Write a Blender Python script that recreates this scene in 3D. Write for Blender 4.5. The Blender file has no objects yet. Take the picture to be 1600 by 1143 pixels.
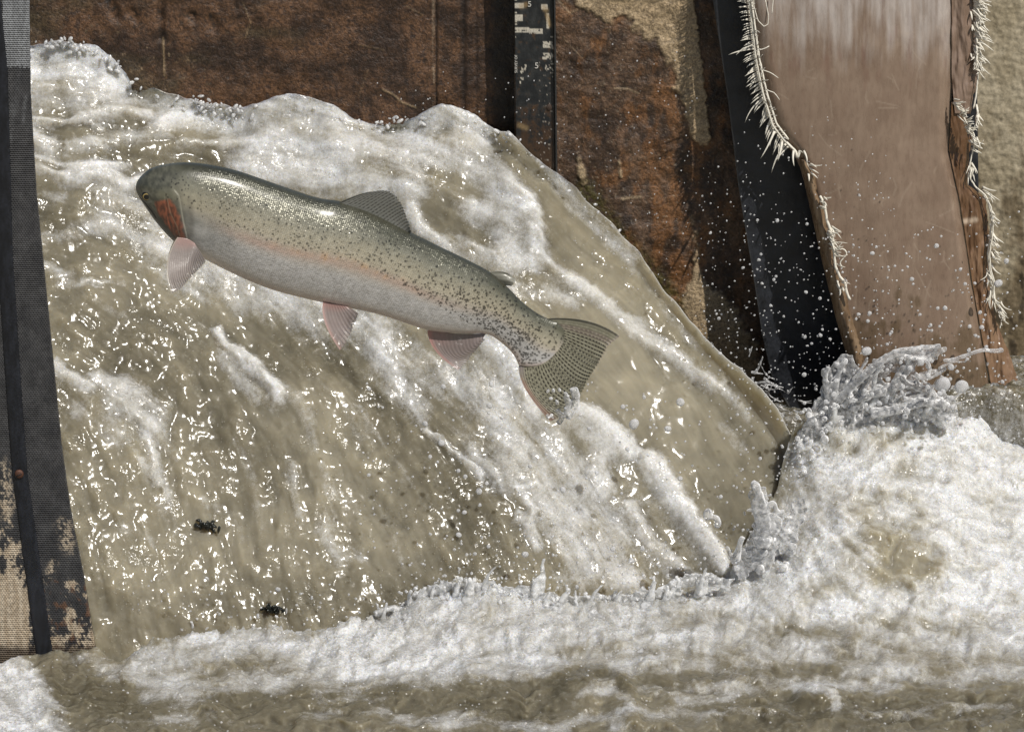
import bpy, math, random
import numpy as np
from mathutils import Vector

C = bpy.context
sc = C.scene
COL = sc.collection
rng = np.random.default_rng(7)
random.seed(7)

# ------------------------------------------------------------------ camera
PITCH = math.radians(25)
FOC = 105.0 / 36.0 * 1600.0
TGT = np.array([0.0, 0.0, 0.30])
FW = np.array([0, math.cos(PITCH), -math.sin(PITCH)])
UP = np.array([0, math.sin(PITCH), math.cos(PITCH)])
CAM = TGT - 4.0 * FW
cd = bpy.data.cameras.new('camera')
cd.lens = 105; cd.sensor_width = 36; cd.clip_end = 200; cd.clip_start = 0.05
cam = bpy.data.objects.new('camera', cd)
cam.location = CAM.tolist()
cam.rotation_euler = (math.radians(90) - PITCH, 0, 0)
COL.objects.link(cam)
sc.camera = cam

# ------------------------------------------------------------------ light
SUN = np.array([0.80, -0.92, 1.60]); SUN = SUN / np.linalg.norm(SUN)
SUN_EL = math.asin(SUN[2]); SUN_AZ = math.atan2(SUN[0], SUN[1])
w = bpy.data.worlds.new("World"); sc.world = w; w.use_nodes = True
wn = w.node_tree
sky = wn.nodes.new('ShaderNodeTexSky'); sky.sky_type = 'NISHITA'; sky.sun_disc = False
sky.sun_elevation = SUN_EL; sky.sun_rotation = SUN_AZ
bg = wn.nodes['Background']; bg.inputs['Strength'].default_value = 0.055
wn.links.new(sky.outputs[0], bg.inputs[0])
sl = bpy.data.lights.new('sun', 'SUN'); sl.energy = 4.2; sl.angle = math.radians(0.5); sl.color = (1.0, 0.955, 0.89)
so = bpy.data.objects.new('sun', sl); COL.objects.link(so)
so.rotation_euler = Vector(SUN.tolist()).to_track_quat('Z', 'Y').to_euler()
sc.view_settings.view_transform = 'Standard'; sc.view_settings.look = 'None'
sc.view_settings.exposure = 0.0; sc.view_settings.gamma = 1.0
sc.cycles.max_bounces = 10; sc.cycles.transmission_bounces = 10
sc.cycles.caustics_reflective = False; sc.cycles.caustics_refractive = False

# ------------------------------------------------------------------ helpers
def at(px, py, Y):
    """point on the plane y=Y seen at photo position (px,py)"""
    px = np.asarray(px, float); py = np.asarray(py, float); Y = np.asarray(Y, float)
    px, py, Y = np.broadcast_arrays(px, py, Y)
    a = (px - 800.0) / FOC; b = (571.5 - py) / FOC
    dx = a; dy = FW[1] + b * UP[1]; dz = FW[2] + b * UP[2]
    t = (Y - CAM[1]) / dy
    return np.stack([CAM[0] + t * dx, Y + 0 * t, CAM[2] + t * dz], -1)

_perm = {}
def _tab(seed):
    if seed not in _perm:
        r = np.random.default_rng(1000 + seed)
        p = r.permutation(256); a = r.random(256) * 2 * np.pi
        _perm[seed] = (np.concatenate([p, p]), np.cos(a), np.sin(a))
    return _perm[seed]
def noise2(x, y, seed=0):
    p, gc, gs = _tab(seed)
    xi = np.floor(x).astype(int); yi = np.floor(y).astype(int)
    xf = x - xi; yf = y - yi
    u = xf * xf * xf * (xf * (xf * 6 - 15) + 10); v = yf * yf * yf * (yf * (yf * 6 - 15) + 10)
    def g(ix, iy, fx, fy):
        h = p[(p[ix & 255] + iy) & 255]
        return gc[h] * fx + gs[h] * fy
    a = g(xi, yi, xf, yf); b = g(xi + 1, yi, xf - 1, yf)
    c = g(xi, yi + 1, xf, yf - 1); d = g(xi + 1, yi + 1, xf - 1, yf - 1)
    return ((a + (b - a) * u) + ((c + (d - c) * u) - (a + (b - a) * u)) * v) * 1.4
def fbm(x, y, seed=0, octv=4, gain=0.5, lac=2.03):
    s = 0; a = 1; n = 0
    for i in range(octv):
        s = s + a * noise2(x + i * 17.3, y - i * 9.1, seed + i); n += a; a *= gain; x = x * lac; y = y * lac
    return s / n
def billow(x, y, seed=0, octv=4, gain=0.5, lac=2.03):
    s = 0; a = 1; n = 0
    for i in range(octv):
        s = s + a * (np.abs(noise2(x + i * 17.3, y - i * 9.1, seed + i)) * 2 - 0.6); n += a; a *= gain; x = x * lac; y = y * lac
    return s / n
def sstep(a, b, x):
    t = np.clip((x - a) / (b - a), 0, 1); return t * t * (3 - 2 * t)
def pl(pts, x):
    p = np.array(pts, float); return np.interp(x, p[:, 0], p[:, 1])
def gsm(a, n):
    k = np.exp(-.5 * (np.arange(-3 * n, 3 * n + 1) / n) ** 2); k /= k.sum()
    return np.convolve(np.pad(a, 3 * n, mode='edge'), k, 'valid')
def seg_dist(X, Y, pts):
    d = np.full(X.shape, 1e9)
    if len(pts) == 1: return np.hypot(X - pts[0][0], Y - pts[0][1])
    for (x0, y0), (x1, y1) in zip(pts[:-1], pts[1:]):
        vx, vy = x1 - x0, y1 - y0; L = vx * vx + vy * vy + 1e-9
        t = np.clip(((X - x0) * vx + (Y - y0) * vy) / L, 0, 1)
        d = np.minimum(d, np.hypot(X - x0 - t * vx, Y - y0 - t * vy))
    return d
def strokes(X, Y, lst):
    keep = np.ones(X.shape)
    for pts, wd, inten in lst:
        xs = [p[0] for p in pts]; ys = [p[1] for p in pts]; m = wd * 2.4
        msk = (X > min(xs) - m) & (X < max(xs) + m) & (Y > min(ys) - m) & (Y < max(ys) + m)
        if not msk.any(): continue
        d = seg_dist(X[msk], Y[msk], pts) / wd
        keep[msk] *= 1 - inten * np.exp(-(d ** 2.6) * 0.9)
    return 1 - keep
def inpoly(X, Y, poly):
    c = np.zeros(X.shape, bool); n = len(poly)
    for i in range(n):
        x0, y0 = poly[i]; x1, y1 = poly[(i + 1) % n]
        if y0 == y1: continue
        k = ((y0 > Y) != (y1 > Y)) & (X < (x1 - x0) * (Y - y0) / (y1 - y0) + x0)
        c ^= k
    return c
def samp(A, gx, gy):
    H, W = A.shape
    gx = np.clip(gx, 0, W - 1.001); gy = np.clip(gy, 0, H - 1.001)
    xi = gx.astype(int); yi = gy.astype(int); fx = gx - xi; fy = gy - yi
    return (A[yi, xi] * (1 - fx) + A[yi, xi + 1] * fx) * (1 - fy) + (A[yi + 1, xi] * (1 - fx) + A[yi + 1, xi + 1] * fx) * fy
def blur(A, n):
    for _ in range(n):
        A = (np.roll(A, 1, 0) + 2 * A + np.roll(A, -1, 0)) / 4
        A = (np.roll(A, 1, 1) + 2 * A + np.roll(A, -1, 1)) / 4
    return A

G = 2.5; GX0, GX1, GY0, GY1 = -220, 1860, -40, 1420
_gx = np.arange(GX0, GX1, G); _gy = np.arange(GY0, GY1, G)
GXX, GYY = np.meshgrid(_gx, _gy)
def flow_field(ctrl):
    vx = np.zeros(GXX.shape); vy = np.zeros(GXX.shape); ws = np.zeros(GXX.shape)
    for (x, y, a, b) in ctrl:
        ww = 1 / ((GXX - x) ** 2 + (GYY - y) ** 2 + 3000) ** 1.5
        l = math.hypot(a, b); vx += ww * a / l; vy += ww * b / l; ws += ww
    n = noise2(GXX / 120, GYY / 120, 31) * 0.35
    vx /= ws; vy /= ws; c, s = np.cos(n), np.sin(n)
    vx, vy = vx * c - vy * s, vx * s + vy * c
    l = np.hypot(vx, vy) + 1e-6
    return vx / l, vy / l
def lic(vx, vy, src, steps):
    H, W = src.shape
    jj, ii = np.meshgrid(np.arange(W, dtype=float), np.arange(H, dtype=float))
    acc = src.copy(); n = 1
    for sgn in (1, -1):
        x = jj.copy(); y = ii.copy()
        for k in range(steps):
            ax = samp(vx, x, y); ay = samp(vy, x, y)
            x += sgn * ax; y += sgn * ay
            acc += samp(src, x, y); n += 1
    acc /= n
    return (acc - acc.mean()) / acc.std()
def gs(A, X, Y): return samp(A, (X - GX0) / G, (Y - GY0) / G)

def mesh_from(name, V, F, attrs=None, smooth=True):
    V = np.asarray(V, np.float32).reshape(-1, 3); F = np.asarray(F, np.int32)
    me = bpy.data.meshes.new(name); k = F.shape[1]
    me.vertices.add(len(V)); me.vertices.foreach_set('co', V.ravel())
    me.loops.add(F.size); me.loops.foreach_set('vertex_index', F.ravel())
    me.polygons.add(len(F)); me.polygons.foreach_set('loop_start', np.arange(0, F.size, k, dtype=np.int32))
    try: me.polygons.foreach_set('loop_total', np.full(len(F), k, np.int32))
    except Exception: pass
    me.update(calc_edges=True)
    if smooth: me.polygons.foreach_set('use_smooth', np.ones(len(F), bool))
    for nm, A in (attrs or {}).items():
        A = np.asarray(A, np.float32)
        if A.ndim == 1:
            a = me.attributes.new(nm, 'FLOAT', 'POINT'); a.data.foreach_set('value', A)
        elif A.shape[1] == 3:
            a = me.attributes.new(nm, 'FLOAT_VECTOR', 'POINT'); a.data.foreach_set('vector', A.ravel())
    me.validate()
    return me
def gridF(H, W, off=0, closed=False):
    i = np.arange(H - 1)[:, None]; j = np.arange(W if closed else W - 1)[None, :]
    a = i * W + j; b = i * W + (j + 1) % W
    return np.stack([a, a + W, b + W, b], -1).reshape(-1, 4) + off
def normals(P):
    dv = np.gradient(P, axis=0); du = np.gradient(P, axis=1)
    n = np.cross(dv, du)
    return n / (np.linalg.norm(n, axis=-1, keepdims=True) + 1e-12)
def add(name, me, mat=None, parent=None, **pr):
    o = bpy.data.objects.new(name, me); COL.objects.link(o)
    if parent is not None: o.parent = parent
    if mat is not None and me is not None:
        if hasattr(me, 'materials') and len(me.materials) == 0: me.materials.append(mat)
    for k, v in pr.items(): o[k] = v
    return o
def grid_obj(name, P, mat, attrs=None, parent=None, **pr):
    H, W = P.shape[:2]
    at_ = {k: (v.reshape(-1) if v.ndim == 2 else v.reshape(-1, 3)) for k, v in (attrs or {}).items()}
    return add(name, mesh_from(name, P, gridF(H, W), at_), mat, parent, **pr)
def slab_mesh(name, P, th, attrs=None):
    """front grid plus a back grid th metres behind it (along +y mostly), closed at the rim"""
    H, W = P.shape[:2]; N = H * W
    Q = P + np.array([0, th, 0])
    V = np.concatenate([P.reshape(-1, 3), Q.reshape(-1, 3)])
    F = [gridF(H, W), gridF(H, W, N)[:, ::-1]]
    rim = np.concatenate([np.arange(W), np.arange(1, H) * W + W - 1, (H - 1) * W + np.arange(W - 2, -1, -1), np.arange(H - 2, 0, -1) * W])
    r2 = np.roll(rim, -1)
    F.append(np.stack([rim, r2, r2 + N, rim + N], -1))
    at_ = {}
    for k, v in (attrs or {}).items():
        v = v.reshape(-1) if v.ndim == 2 else v.reshape(-1, 3)
        at_[k] = np.concatenate([v, v])
    return mesh_from(name, V, np.concatenate(F), at_)

# ---- shader helpers
class SH:
    def __init__(s, name):
        s.m = bpy.data.materials.new(name); s.m.use_nodes = True; s.t = s.m.node_tree
        s.b = s.t.nodes['Principled BSDF']
    def n(s, typ, ins=None, **props):
        nd = s.t.nodes.new(typ)
        for k, v in props.items(): setattr(nd, k, v)
        for k, v in (ins or {}).items(): s.set(nd.inputs[k], v)
        return nd
    def set(s, inp, v):
        if hasattr(v, 'links') and hasattr(v, 'node'): s.t.links.new(v, inp)
        else: inp.default_value = v
    def P(s, **k):
        for a, v in k.items(): s.set(s.b.inputs[a.replace('_', ' ')], v)
    def attr(s, nm): return s.n('ShaderNodeAttribute', attribute_name=nm)
    def obj(s): return s.n('ShaderNodeTexCoord').outputs['Object']
    def noise(s, scale, detail=3, rough=0.55, vec=None, dist=0.0):
        return s.n('ShaderNodeTexNoise', {'Vector': vec if vec is not None else s.obj(), 'Scale': scale, 'Detail': detail, 'Roughness': rough, 'Distortion': dist}).outputs['Fac']
    def mr(s, v, a, b, c=0.0, d=1.0, smooth=True):
        return s.n('ShaderNodeMapRange', {'Value': v, 'From Min': a, 'From Max': b, 'To Min': c, 'To Max': d}, interpolation_type='SMOOTHSTEP' if smooth else 'LINEAR').outputs[0]
    def math(s, op, a, b=0.0, c=0.0):
        nd = s.n('ShaderNodeMath', operation=op); s.set(nd.inputs[0], a); s.set(nd.inputs[1], b); s.set(nd.inputs[2], c); return nd.outputs[0]
    def mix(s, f, a, b):
        nd = s.n('ShaderNodeMix', data_type='RGBA'); s.set(nd.inputs[0], f)
        for i, v in ((6, a), (7, b)):
            if isinstance(v, tuple) and len(v) == 3: v = v + (1,)
            s.set(nd.inputs[i], v)
        return nd.outputs[2]
    def bump(s, h, dist, strength=1.0, normal=None):
        nd = s.n('ShaderNodeBump', {'Height': h, 'Distance': dist, 'Strength': strength})
        if normal is not None: s.set(nd.inputs['Normal'], normal)
        return nd.outputs[0]
    def glitter(s, scale, amt, normal, vec=None):
        v = s.n('ShaderNodeTexVoronoi', {'Vector': vec if vec is not None else s.obj(), 'Scale': scale})
        a = s.n('ShaderNodeVectorMath', operation='SUBTRACT'); s.set(a.inputs[0], v.outputs['Color']); a.inputs[1].default_value = (.5, .5, .5)
        b = s.n('ShaderNodeVectorMath', operation='SCALE'); s.set(b.inputs[0], a.outputs[0]); s.set(b.inputs['Scale'], amt)
        c = s.n('ShaderNodeVectorMath', operation='ADD'); s.set(c.inputs[0], b.outputs[0]); s.set(c.inputs[1], normal)
        d = s.n('ShaderNodeVectorMath', operation='NORMALIZE'); s.set(d.inputs[0], c.outputs[0])
        return d.outputs[0], v

# ================================================================== MATERIALS
def mat_water():
    s = SH('muddy_water')
    f = s.attr('foam').outputs['Fac']; tone = s.attr('tone').outputs['Fac']
    n1 = s.noise(170, 4, 0.65); n2 = s.noise(620, 3, 0.7)
    nz = s.math('ADD', s.math('MULTIPLY', s.math('SUBTRACT', n1, 0.5), 0.75), s.math('MULTIPLY', s.math('SUBTRACT', n2, 0.5), 0.75))
    ff = s.mr(s.math('ADD', f, s.math('MULTIPLY', nz, s.mr(f, 0.0, .25, .35, 1.0))), 0.10, 1.12, smooth=False)
    mud = s.mix(tone, (0.105, 0.092, 0.061), (0.315, 0.284, 0.208))
    mud = s.mix(s.mr(s.noise(95, 5, .75), .50, .74, 0, .4), mud, (0.36, 0.335, 0.255))
    # air bubbles riding on the surface: little domes
    def domes(scale, keep, rad):
        v = s.n('ShaderNodeTexVoronoi', {'Vector': s.obj(), 'Scale': scale})
        sp = s.n('ShaderNodeSeparateColor', {'Color': v.outputs['Color']})
        on = s.math('GREATER_THAN', sp.outputs[0], keep)
        q = s.math('DIVIDE', v.outputs['Distance'], rad)
        d = s.math('SQRT', s.math('MAXIMUM', s.math('SUBTRACT', 1.0, s.math('MULTIPLY', q, q)), 0.0))
        return s.math('MULTIPLY', d, on), on
    patch = s.noise(26, 3, .6)
    k1 = s.mr(patch, .50, .74, 1.02, .86); k1 = s.math('SUBTRACT', k1, s.math('MULTIPLY', ff, .35)); k1 = s.math('ADD', k1, s.math('MULTIPLY', s.attr('bub').outputs['Fac'], -1.0))
    b1, _ = domes(150, k1, .36); b2, _ = domes(310, s.math('SUBTRACT', k1, .1), .40)
    bub = s.math('MAXIMUM', b1, b2)
    mud = s.mix(s.math('MULTIPLY', bub, 0.30), mud, (0.50, 0.48, 0.41))
    foamc = s.mix(s.math('ADD', s.math('MULTIPLY', n1, .5), s.math('MULTIPLY', n2, .5)), (0.56, 0.565, 0.56), (0.82, 0.82, 0.815))
    col = s.mix(ff, mud, foamc)
    h = s.math('ADD', s.noise(80, 2, 0.5), s.math('MULTIPLY', s.noise(230, 1), 0.30))
    h = s.math('ADD', h, s.math('MULTIPLY', n2, s.math('MULTIPLY', ff, .12)))
    chop = s.attr('chop').outputs['Fac']
    nb = s.bump(s.math('MULTIPLY', h, s.math('MULTIPLY', chop, s.mr(ff, .2, 1, 1, .5))), 0.0040, 0.75)
    nb = s.bump(s.math('ADD', s.math('MULTIPLY', b1, 1.0), s.math('MULTIPLY', b2, .5)), .0022, 1.0, nb)
    g, _ = s.glitter(430, s.math('MULTIPLY', s.mr(ff, .15, 1, 0, 1), s.attr('spark').outputs['Fac']), nb)
    s.P(Base_Color=col, Roughness=s.mr(ff, 0, 1, 0.16, 0.18), Normal=g, IOR=1.36)
    s.b.inputs['Specular IOR Level'].default_value = 0.42
    s.b.inputs['Subsurface Weight'].default_value = 0.9
    s.b.inputs['Subsurface Radius'].default_value = (1.0, .85, .6)
    s.set(s.b.inputs['Subsurface Scale'], s.mr(ff, 0, 1, .055, .016))
    return s.m
def liquid(name, wt, wg, col, bscale, bd):
    """water body: part seen straight through, part mirror/refraction, part milky with air"""
    s = SH(name)
    nb = s.bump(s.noise(bscale, 3), bd, .6); g, _ = s.glitter(420, .45, nb)
    s.P(Base_Color=col + (1,), Roughness=.04, IOR=1.33, Transmission_Weight=1.0, Normal=g)
    tr = s.n('ShaderNodeBsdfTransparent'); tl = s.n('ShaderNodeBsdfTranslucent', {'Color': col + (1,)}); df = s.n('ShaderNodeBsdfDiffuse', {'Color': col + (1,)})
    gl = s.n('ShaderNodeBsdfGlossy', {'Roughness': .22, 'Normal': g}); fr = s.n('ShaderNodeFresnel', {'IOR': 1.45, 'Normal': g})
    def mx(f, a, b):
        m = s.n('ShaderNodeMixShader'); s.set(m.inputs[0], f); s.t.links.new(a, m.inputs[1]); s.t.links.new(b, m.inputs[2]); return m.outputs[0]
    milk = mx(.97, tl.outputs[0], df.outputs[0])
    a = mx(wg, tr.outputs[0], s.b.outputs[0])
    fc = s.n('ShaderNodeLayerWeight', {'Blend': .5, 'Normal': nb}).outputs['Facing']; lace = s.noise(bscale * .7, 3, .6)
    b = mx(s.math('MULTIPLY', s.mr(fc, .05, .75, .26, 1.0), s.mr(lace, .35, .62, wt - .25, wt + .35)), a, milk)
    c = mx(fr.outputs[0], b, gl.outputs[0])
    out = [n for n in s.t.nodes if n.type == 'OUTPUT_MATERIAL'][0]; s.t.links.new(c, out.inputs[0])
    return s.m
def mat_wall(name, rough=0.42):
    s = SH(name)
    c = s.attr('col').outputs['Color']
    d = s.noise(240, 4, 0.75); e = s.noise(60, 5, 0.7)
    k = s.math('MULTIPLY', s.mr(d, 0.3, 0.72, 0.55, 1.5), s.mr(e, 0.3, 0.7, 0.98, 1.45))
    nd = s.n('ShaderNodeVectorMath', operation='SCALE'); s.set(nd.inputs[0], c); s.set(nd.inputs['Scale'], k)
    h = s.math('ADD', s.math('MULTIPLY', d, 0.5), e)
    s.P(Base_Color=nd.outputs[0], Roughness=s.mr(e, 0.3, 0.7, rough - 0.12, rough + 0.2), Normal=s.bump(h, 0.004, 0.7))
    return s.m
def mat_simple(name, col, rough=0.5, metal=0.0, bscale=200, bdist=0.001, var=0.3):
    s = SH(name); n = s.noise(bscale, 3)
    a = tuple(x * (1 - var) for x in col); b = tuple(x * (1 + var) for x in col)
    s.P(Base_Color=s.mix(n, a, b), Roughness=rough, Metallic=metal, Normal=s.bump(n, bdist, 0.6))
    return s.m
def mat_attr(name, rough, metal=0.0, bscale=300, bdist=0.0006, strength=.6, stretch=None, v=.22):
    s = SH(name); vec = s.obj()
    if stretch:
        mp = s.n('ShaderNodeMapping'); s.set(mp.inputs[0], vec); mp.inputs['Scale'].default_value = stretch; vec = mp.outputs[0]
    n = s.noise(bscale, 4, .6, vec)
    nd = s.n('ShaderNodeVectorMath', operation='SCALE'); s.set(nd.inputs[0], s.attr('col').outputs['Color']); s.set(nd.inputs['Scale'], s.mr(n, .3, .7, 1 - v, 1 + v))
    s.P(Base_Color=nd.outputs[0], Roughness=s.mr(n, .3, .7, rough - .08, rough + .1), Metallic=metal, Normal=s.bump(n, bdist, strength))
    return s.m
M_WATER = mat_water(); M_CLEAR = liquid('clear_water', .74, .12, (1., 1., 1.), 170, .002)
def mat_aer():
    s = SH('aerated_water'); n1 = s.noise(160, 4, .7); g, _ = s.glitter(450, .35, s.bump(n1, .004, .8))
    s.P(Base_Color=s.mix(n1, (.60, .60, .58), (.88, .88, .87)), Roughness=.18, Normal=g, Alpha=s.mr(s.noise(70, 2), .35, .6, .45, .95), Subsurface_Weight=.8, Subsurface_Scale=.012)
    s.b.inputs['Subsurface Radius'].default_value = (1, .95, .85); s.b.inputs['Specular IOR Level'].default_value = 1.0
    return s.m
M_SPLASH = mat_aer()
M_WALL = mat_wall('wet_concrete')
M_WALL2 = mat_attr('damp_concrete', 0.55, 0, 150, .0012)

# ================================================================== WALLS
def lerp3(a, b, f):
    return np.asarray(a) * (1 - f[..., None]) + np.asarray(b) * f[..., None]
def wall_grid(x0, x1, y0, y1, Y, step=2.0):
    px, py = np.meshgrid(np.arange(x0, x1 + step, step), np.arange(y0, y1 + step, step))
    return px, py, at(px, py, Y)

# left wall ---------------------------------------------------------------
px, py, P = wall_grid(-260, 830, -180, 420, 0.55)
n1 = fbm(px / 70, py / 60, 3, 5, .6); n2 = fbm(px / 9, py / 9, 9, 3, .6); n3 = fbm(px / 25, py / 120, 14, 4)
c = lerp3((0.026, 0.0135, 0.007), (0.098, 0.050, 0.024), sstep(-.3, .35, n1 + .3 * n3 + .35 * n2))
c = lerp3(c, (0.055, 0.042, 0.022), sstep(0.0, .5, fbm(px / 130, py / 80, 21, 3) + .25 * (300 - px) / 300) * .8)
c = lerp3(c, (0.020, 0.012, 0.009), sstep(.08, .4, n2 + .4 * n1 - .05) * .8)
c = lerp3(c, (0.19, 0.135, 0.078), sstep(.30, .62, n2 + .35 * fbm(px / 40, py / 40, 40, 2)) * sstep(420, 250, px) * sstep(0, 60, py) * .9)
c = lerp3(c, (0.13, 0.085, 0.05), sstep(.42, .7, fbm(px / 5, py / 7, 44, 3)) * .5)
c = lerp3(c, (0.012, 0.011, 0.008), sstep(764, 776, px) * .7)  # pier's shadow strip left of the gauge, darkened in the wall colour
hole = strokes(px, py, [([(170, 0), (180, 25)], 9, .8), ([(205, 20), (210, 30)], 8, .7), ([(250, 0), (252, 60)], 6, .6), ([(330, 33), (333, 40)], 10, .7), ([(300, 25), (303, 32)], 7, .7), ([(60, 45), (70, 55)], 14, .3)])
c = lerp3(c, (0.010, 0.008, 0.006), hole * sstep(-.2, .2, n2))
line = strokes(px, py, [([(676, -180), (678, 170)], 1.7, .8)]) ; c = lerp3(c, (0.20, 0.15, 0.10), line * sstep(-.3, .3, fbm(px / 4, py / 40, 50, 2)))
dl = strokes(px, py, [([(681, -180), (682, 180)], 1.6, .85), ([(722, -180), (724, 180)], 4.5, .65), ([(742, -180), (745, 180)], 2, .35)]); c = lerp3(c, (0.012, 0.008, 0.006), dl)
crack = strokes(px, py, [([(598, 140), (612, 146), (628, 160), (650, 168)], 1.6, .7), ([(255, 60), (257, 118)], 1.4, .8), ([(380, 5), (392, 35), (383, 60)], 1.2, .35), ([(560, 70), (600, 78)], 1, .3), ([(635, 10), (660, 24)], 1, .3), ([(575, 110), (560, 150)], 1, .2)])
c = lerp3(c, (0.24, 0.17, 0.095), crack)
P[..., 1] -= 0.002 * (fbm(px / 18, py / 18, 60, 4)) + 0.004 * fbm(px / 90, py / 90, 61, 2)
P[..., 1] += 0.004 * dl + 0.006 * hole - .002 * crack
add('concrete_wall', slab_mesh('concrete_wall', P, 0.2, {'col': c}), M_WALL,
    label='dark brown wet concrete wall at the back left behind the rushing water', category='wall')

# pier -----------------------------------------------------------------------
px, py, P = wall_grid(804, 1336, -180, 900, 0.515)
n1 = fbm(px / 60, py / 80, 103, 5, .6); n2 = fbm(px / 9, py / 10, 109, 3, .6)
c = lerp3((0.030, 0.0165, 0.009), (0.105, 0.062, 0.036), sstep(-.3, .35, n1 + .3 * n2))
c = lerp3(c, (0.016, 0.011, 0.009), sstep(.0, .5, fbm(px / 40, py / 90, 120, 4) + .3 * n2) * .8)
c = lerp3(c, (0.16, 0.070, 0.022), sstep(.05, .45, fbm(px / 30, py / 50, 125, 4) + .3 * strokes(px, py, [([(1040, 150), (1050, 420)], 50, 1)])) * .6)
tanp = strokes(px, py, [([(1088, -180), (1072, 0), (1088, 60)], 60, .97), ([(1045, -60), (1020, 22)], 42, .9), ([(960, -40), (915, -2), (945, 10), (995, -2)], 20, .85), ([(1097, 90), (1102, 200)], 27, .95), ([(1068, 130), (1090, 175)], 22, .5),
     ([(1090, 470), (1110, 520)], 32, .85), ([(1120, 500), (1180, 620)], 50, .7), ([(1085, 330), (1090, 440)], 12, .5), ([(948, 32), (953, 52)], 16, .4), ([(905, 250), (912, 285)], 10, .6), ([(968, 252), (970, 275)], 6, .55), ([(1000, 248), (1005, 252)], 7, .5), ([(942, 130), (946, 150)], 9, .45)])
tanp = tanp * np.where(py < 440, sstep(6, -4, px - (1084 + py * .12) + 5 * n2), 1)  # tan stops at the board's shadow edge, deepening that shadow in the colour
tm = sstep(.42, .62, tanp + .33 * fbm(px / 22, py / 22, 130, 4, .6))
c = lerp3(c, (0.30, 0.225, 0.135), tm * .9)
spk = sstep(.34, .5, fbm(px / 7, py / 7, 140, 3, .7) ) * sstep(-.1, .35, n1)
c = lerp3(c, (0.012, 0.010, 0.008), spk * .8)
spk2 = sstep(.40, .55, fbm(px / 4, py / 4, 150, 2)); c = lerp3(c, (0.26, 0.21, 0.15), spk2 * .5)
crk = strokes(px, py, [([(960, 138), (980, 139), (998, 146)], 1.3, .7), ([(972, 310), (1000, 307)], 2.2, .8), ([(872, 0), (890, 20), (905, 14)], 1.5, .5), ([(880, 60), (910, 90)], 1, .4)])
c = lerp3(c, (0.28, 0.21, 0.13), crk)
moss = strokes(px, py, [([(915, 295), (945, 340), (985, 390), (1030, 440), (1060, 480)], 15, .9)]) * sstep(-.25, .25, n2 + .1)
c = lerp3(c, (0.060, 0.052, 0.010), moss * .85)
P[..., 1] -= 0.0025 * fbm(px / 16, py / 16, 160, 4) + 0.006 * fbm(px / 80, py / 80, 161, 2) + 0.003 * tm + .003 * moss * np.abs(n2)
add('concrete_pier', slab_mesh('concrete_pier', P, 0.2, {'col': c}), M_WALL,
    label='brown stained concrete pier with a pale tan patch beside the staff gauge', category='pier')

# right wall -------------------------------------------------------------------
px, py, P = wall_grid(1440, 1960, -180, 900, 0.56)
n1 = fbm(px / 60, py / 60, 203, 5, .6); n2 = fbm(px / 8, py / 8, 209, 3, .6)
c = lerp3((0.30, 0.25, 0.165), (0.40, 0.345, 0.245), sstep(-.4, .45, n1 + .3 * n2))
st = sstep(-.12, .35, fbm(px / 35, py / 90, 212, 4) + (py - 330) / 600.)
c = lerp3(c, (0.115, 0.082, 0.042), st * .85)
st = sstep(.1, .35, fbm(px / 15, py / 30, 222, 4) + (py - 480) / 500.)
c = lerp3(c, (0.035, 0.025, 0.014), st * .8)
P[..., 1] -= 0.0025 * fbm(px / 14, py / 14, 260, 4)
add('concrete_wall', slab_mesh('concrete_wall', P, 0.2, {'col': c}), M_WALL2,
    label='pale tan concrete wall at the right edge behind the frayed sheet', category='wall')

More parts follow.
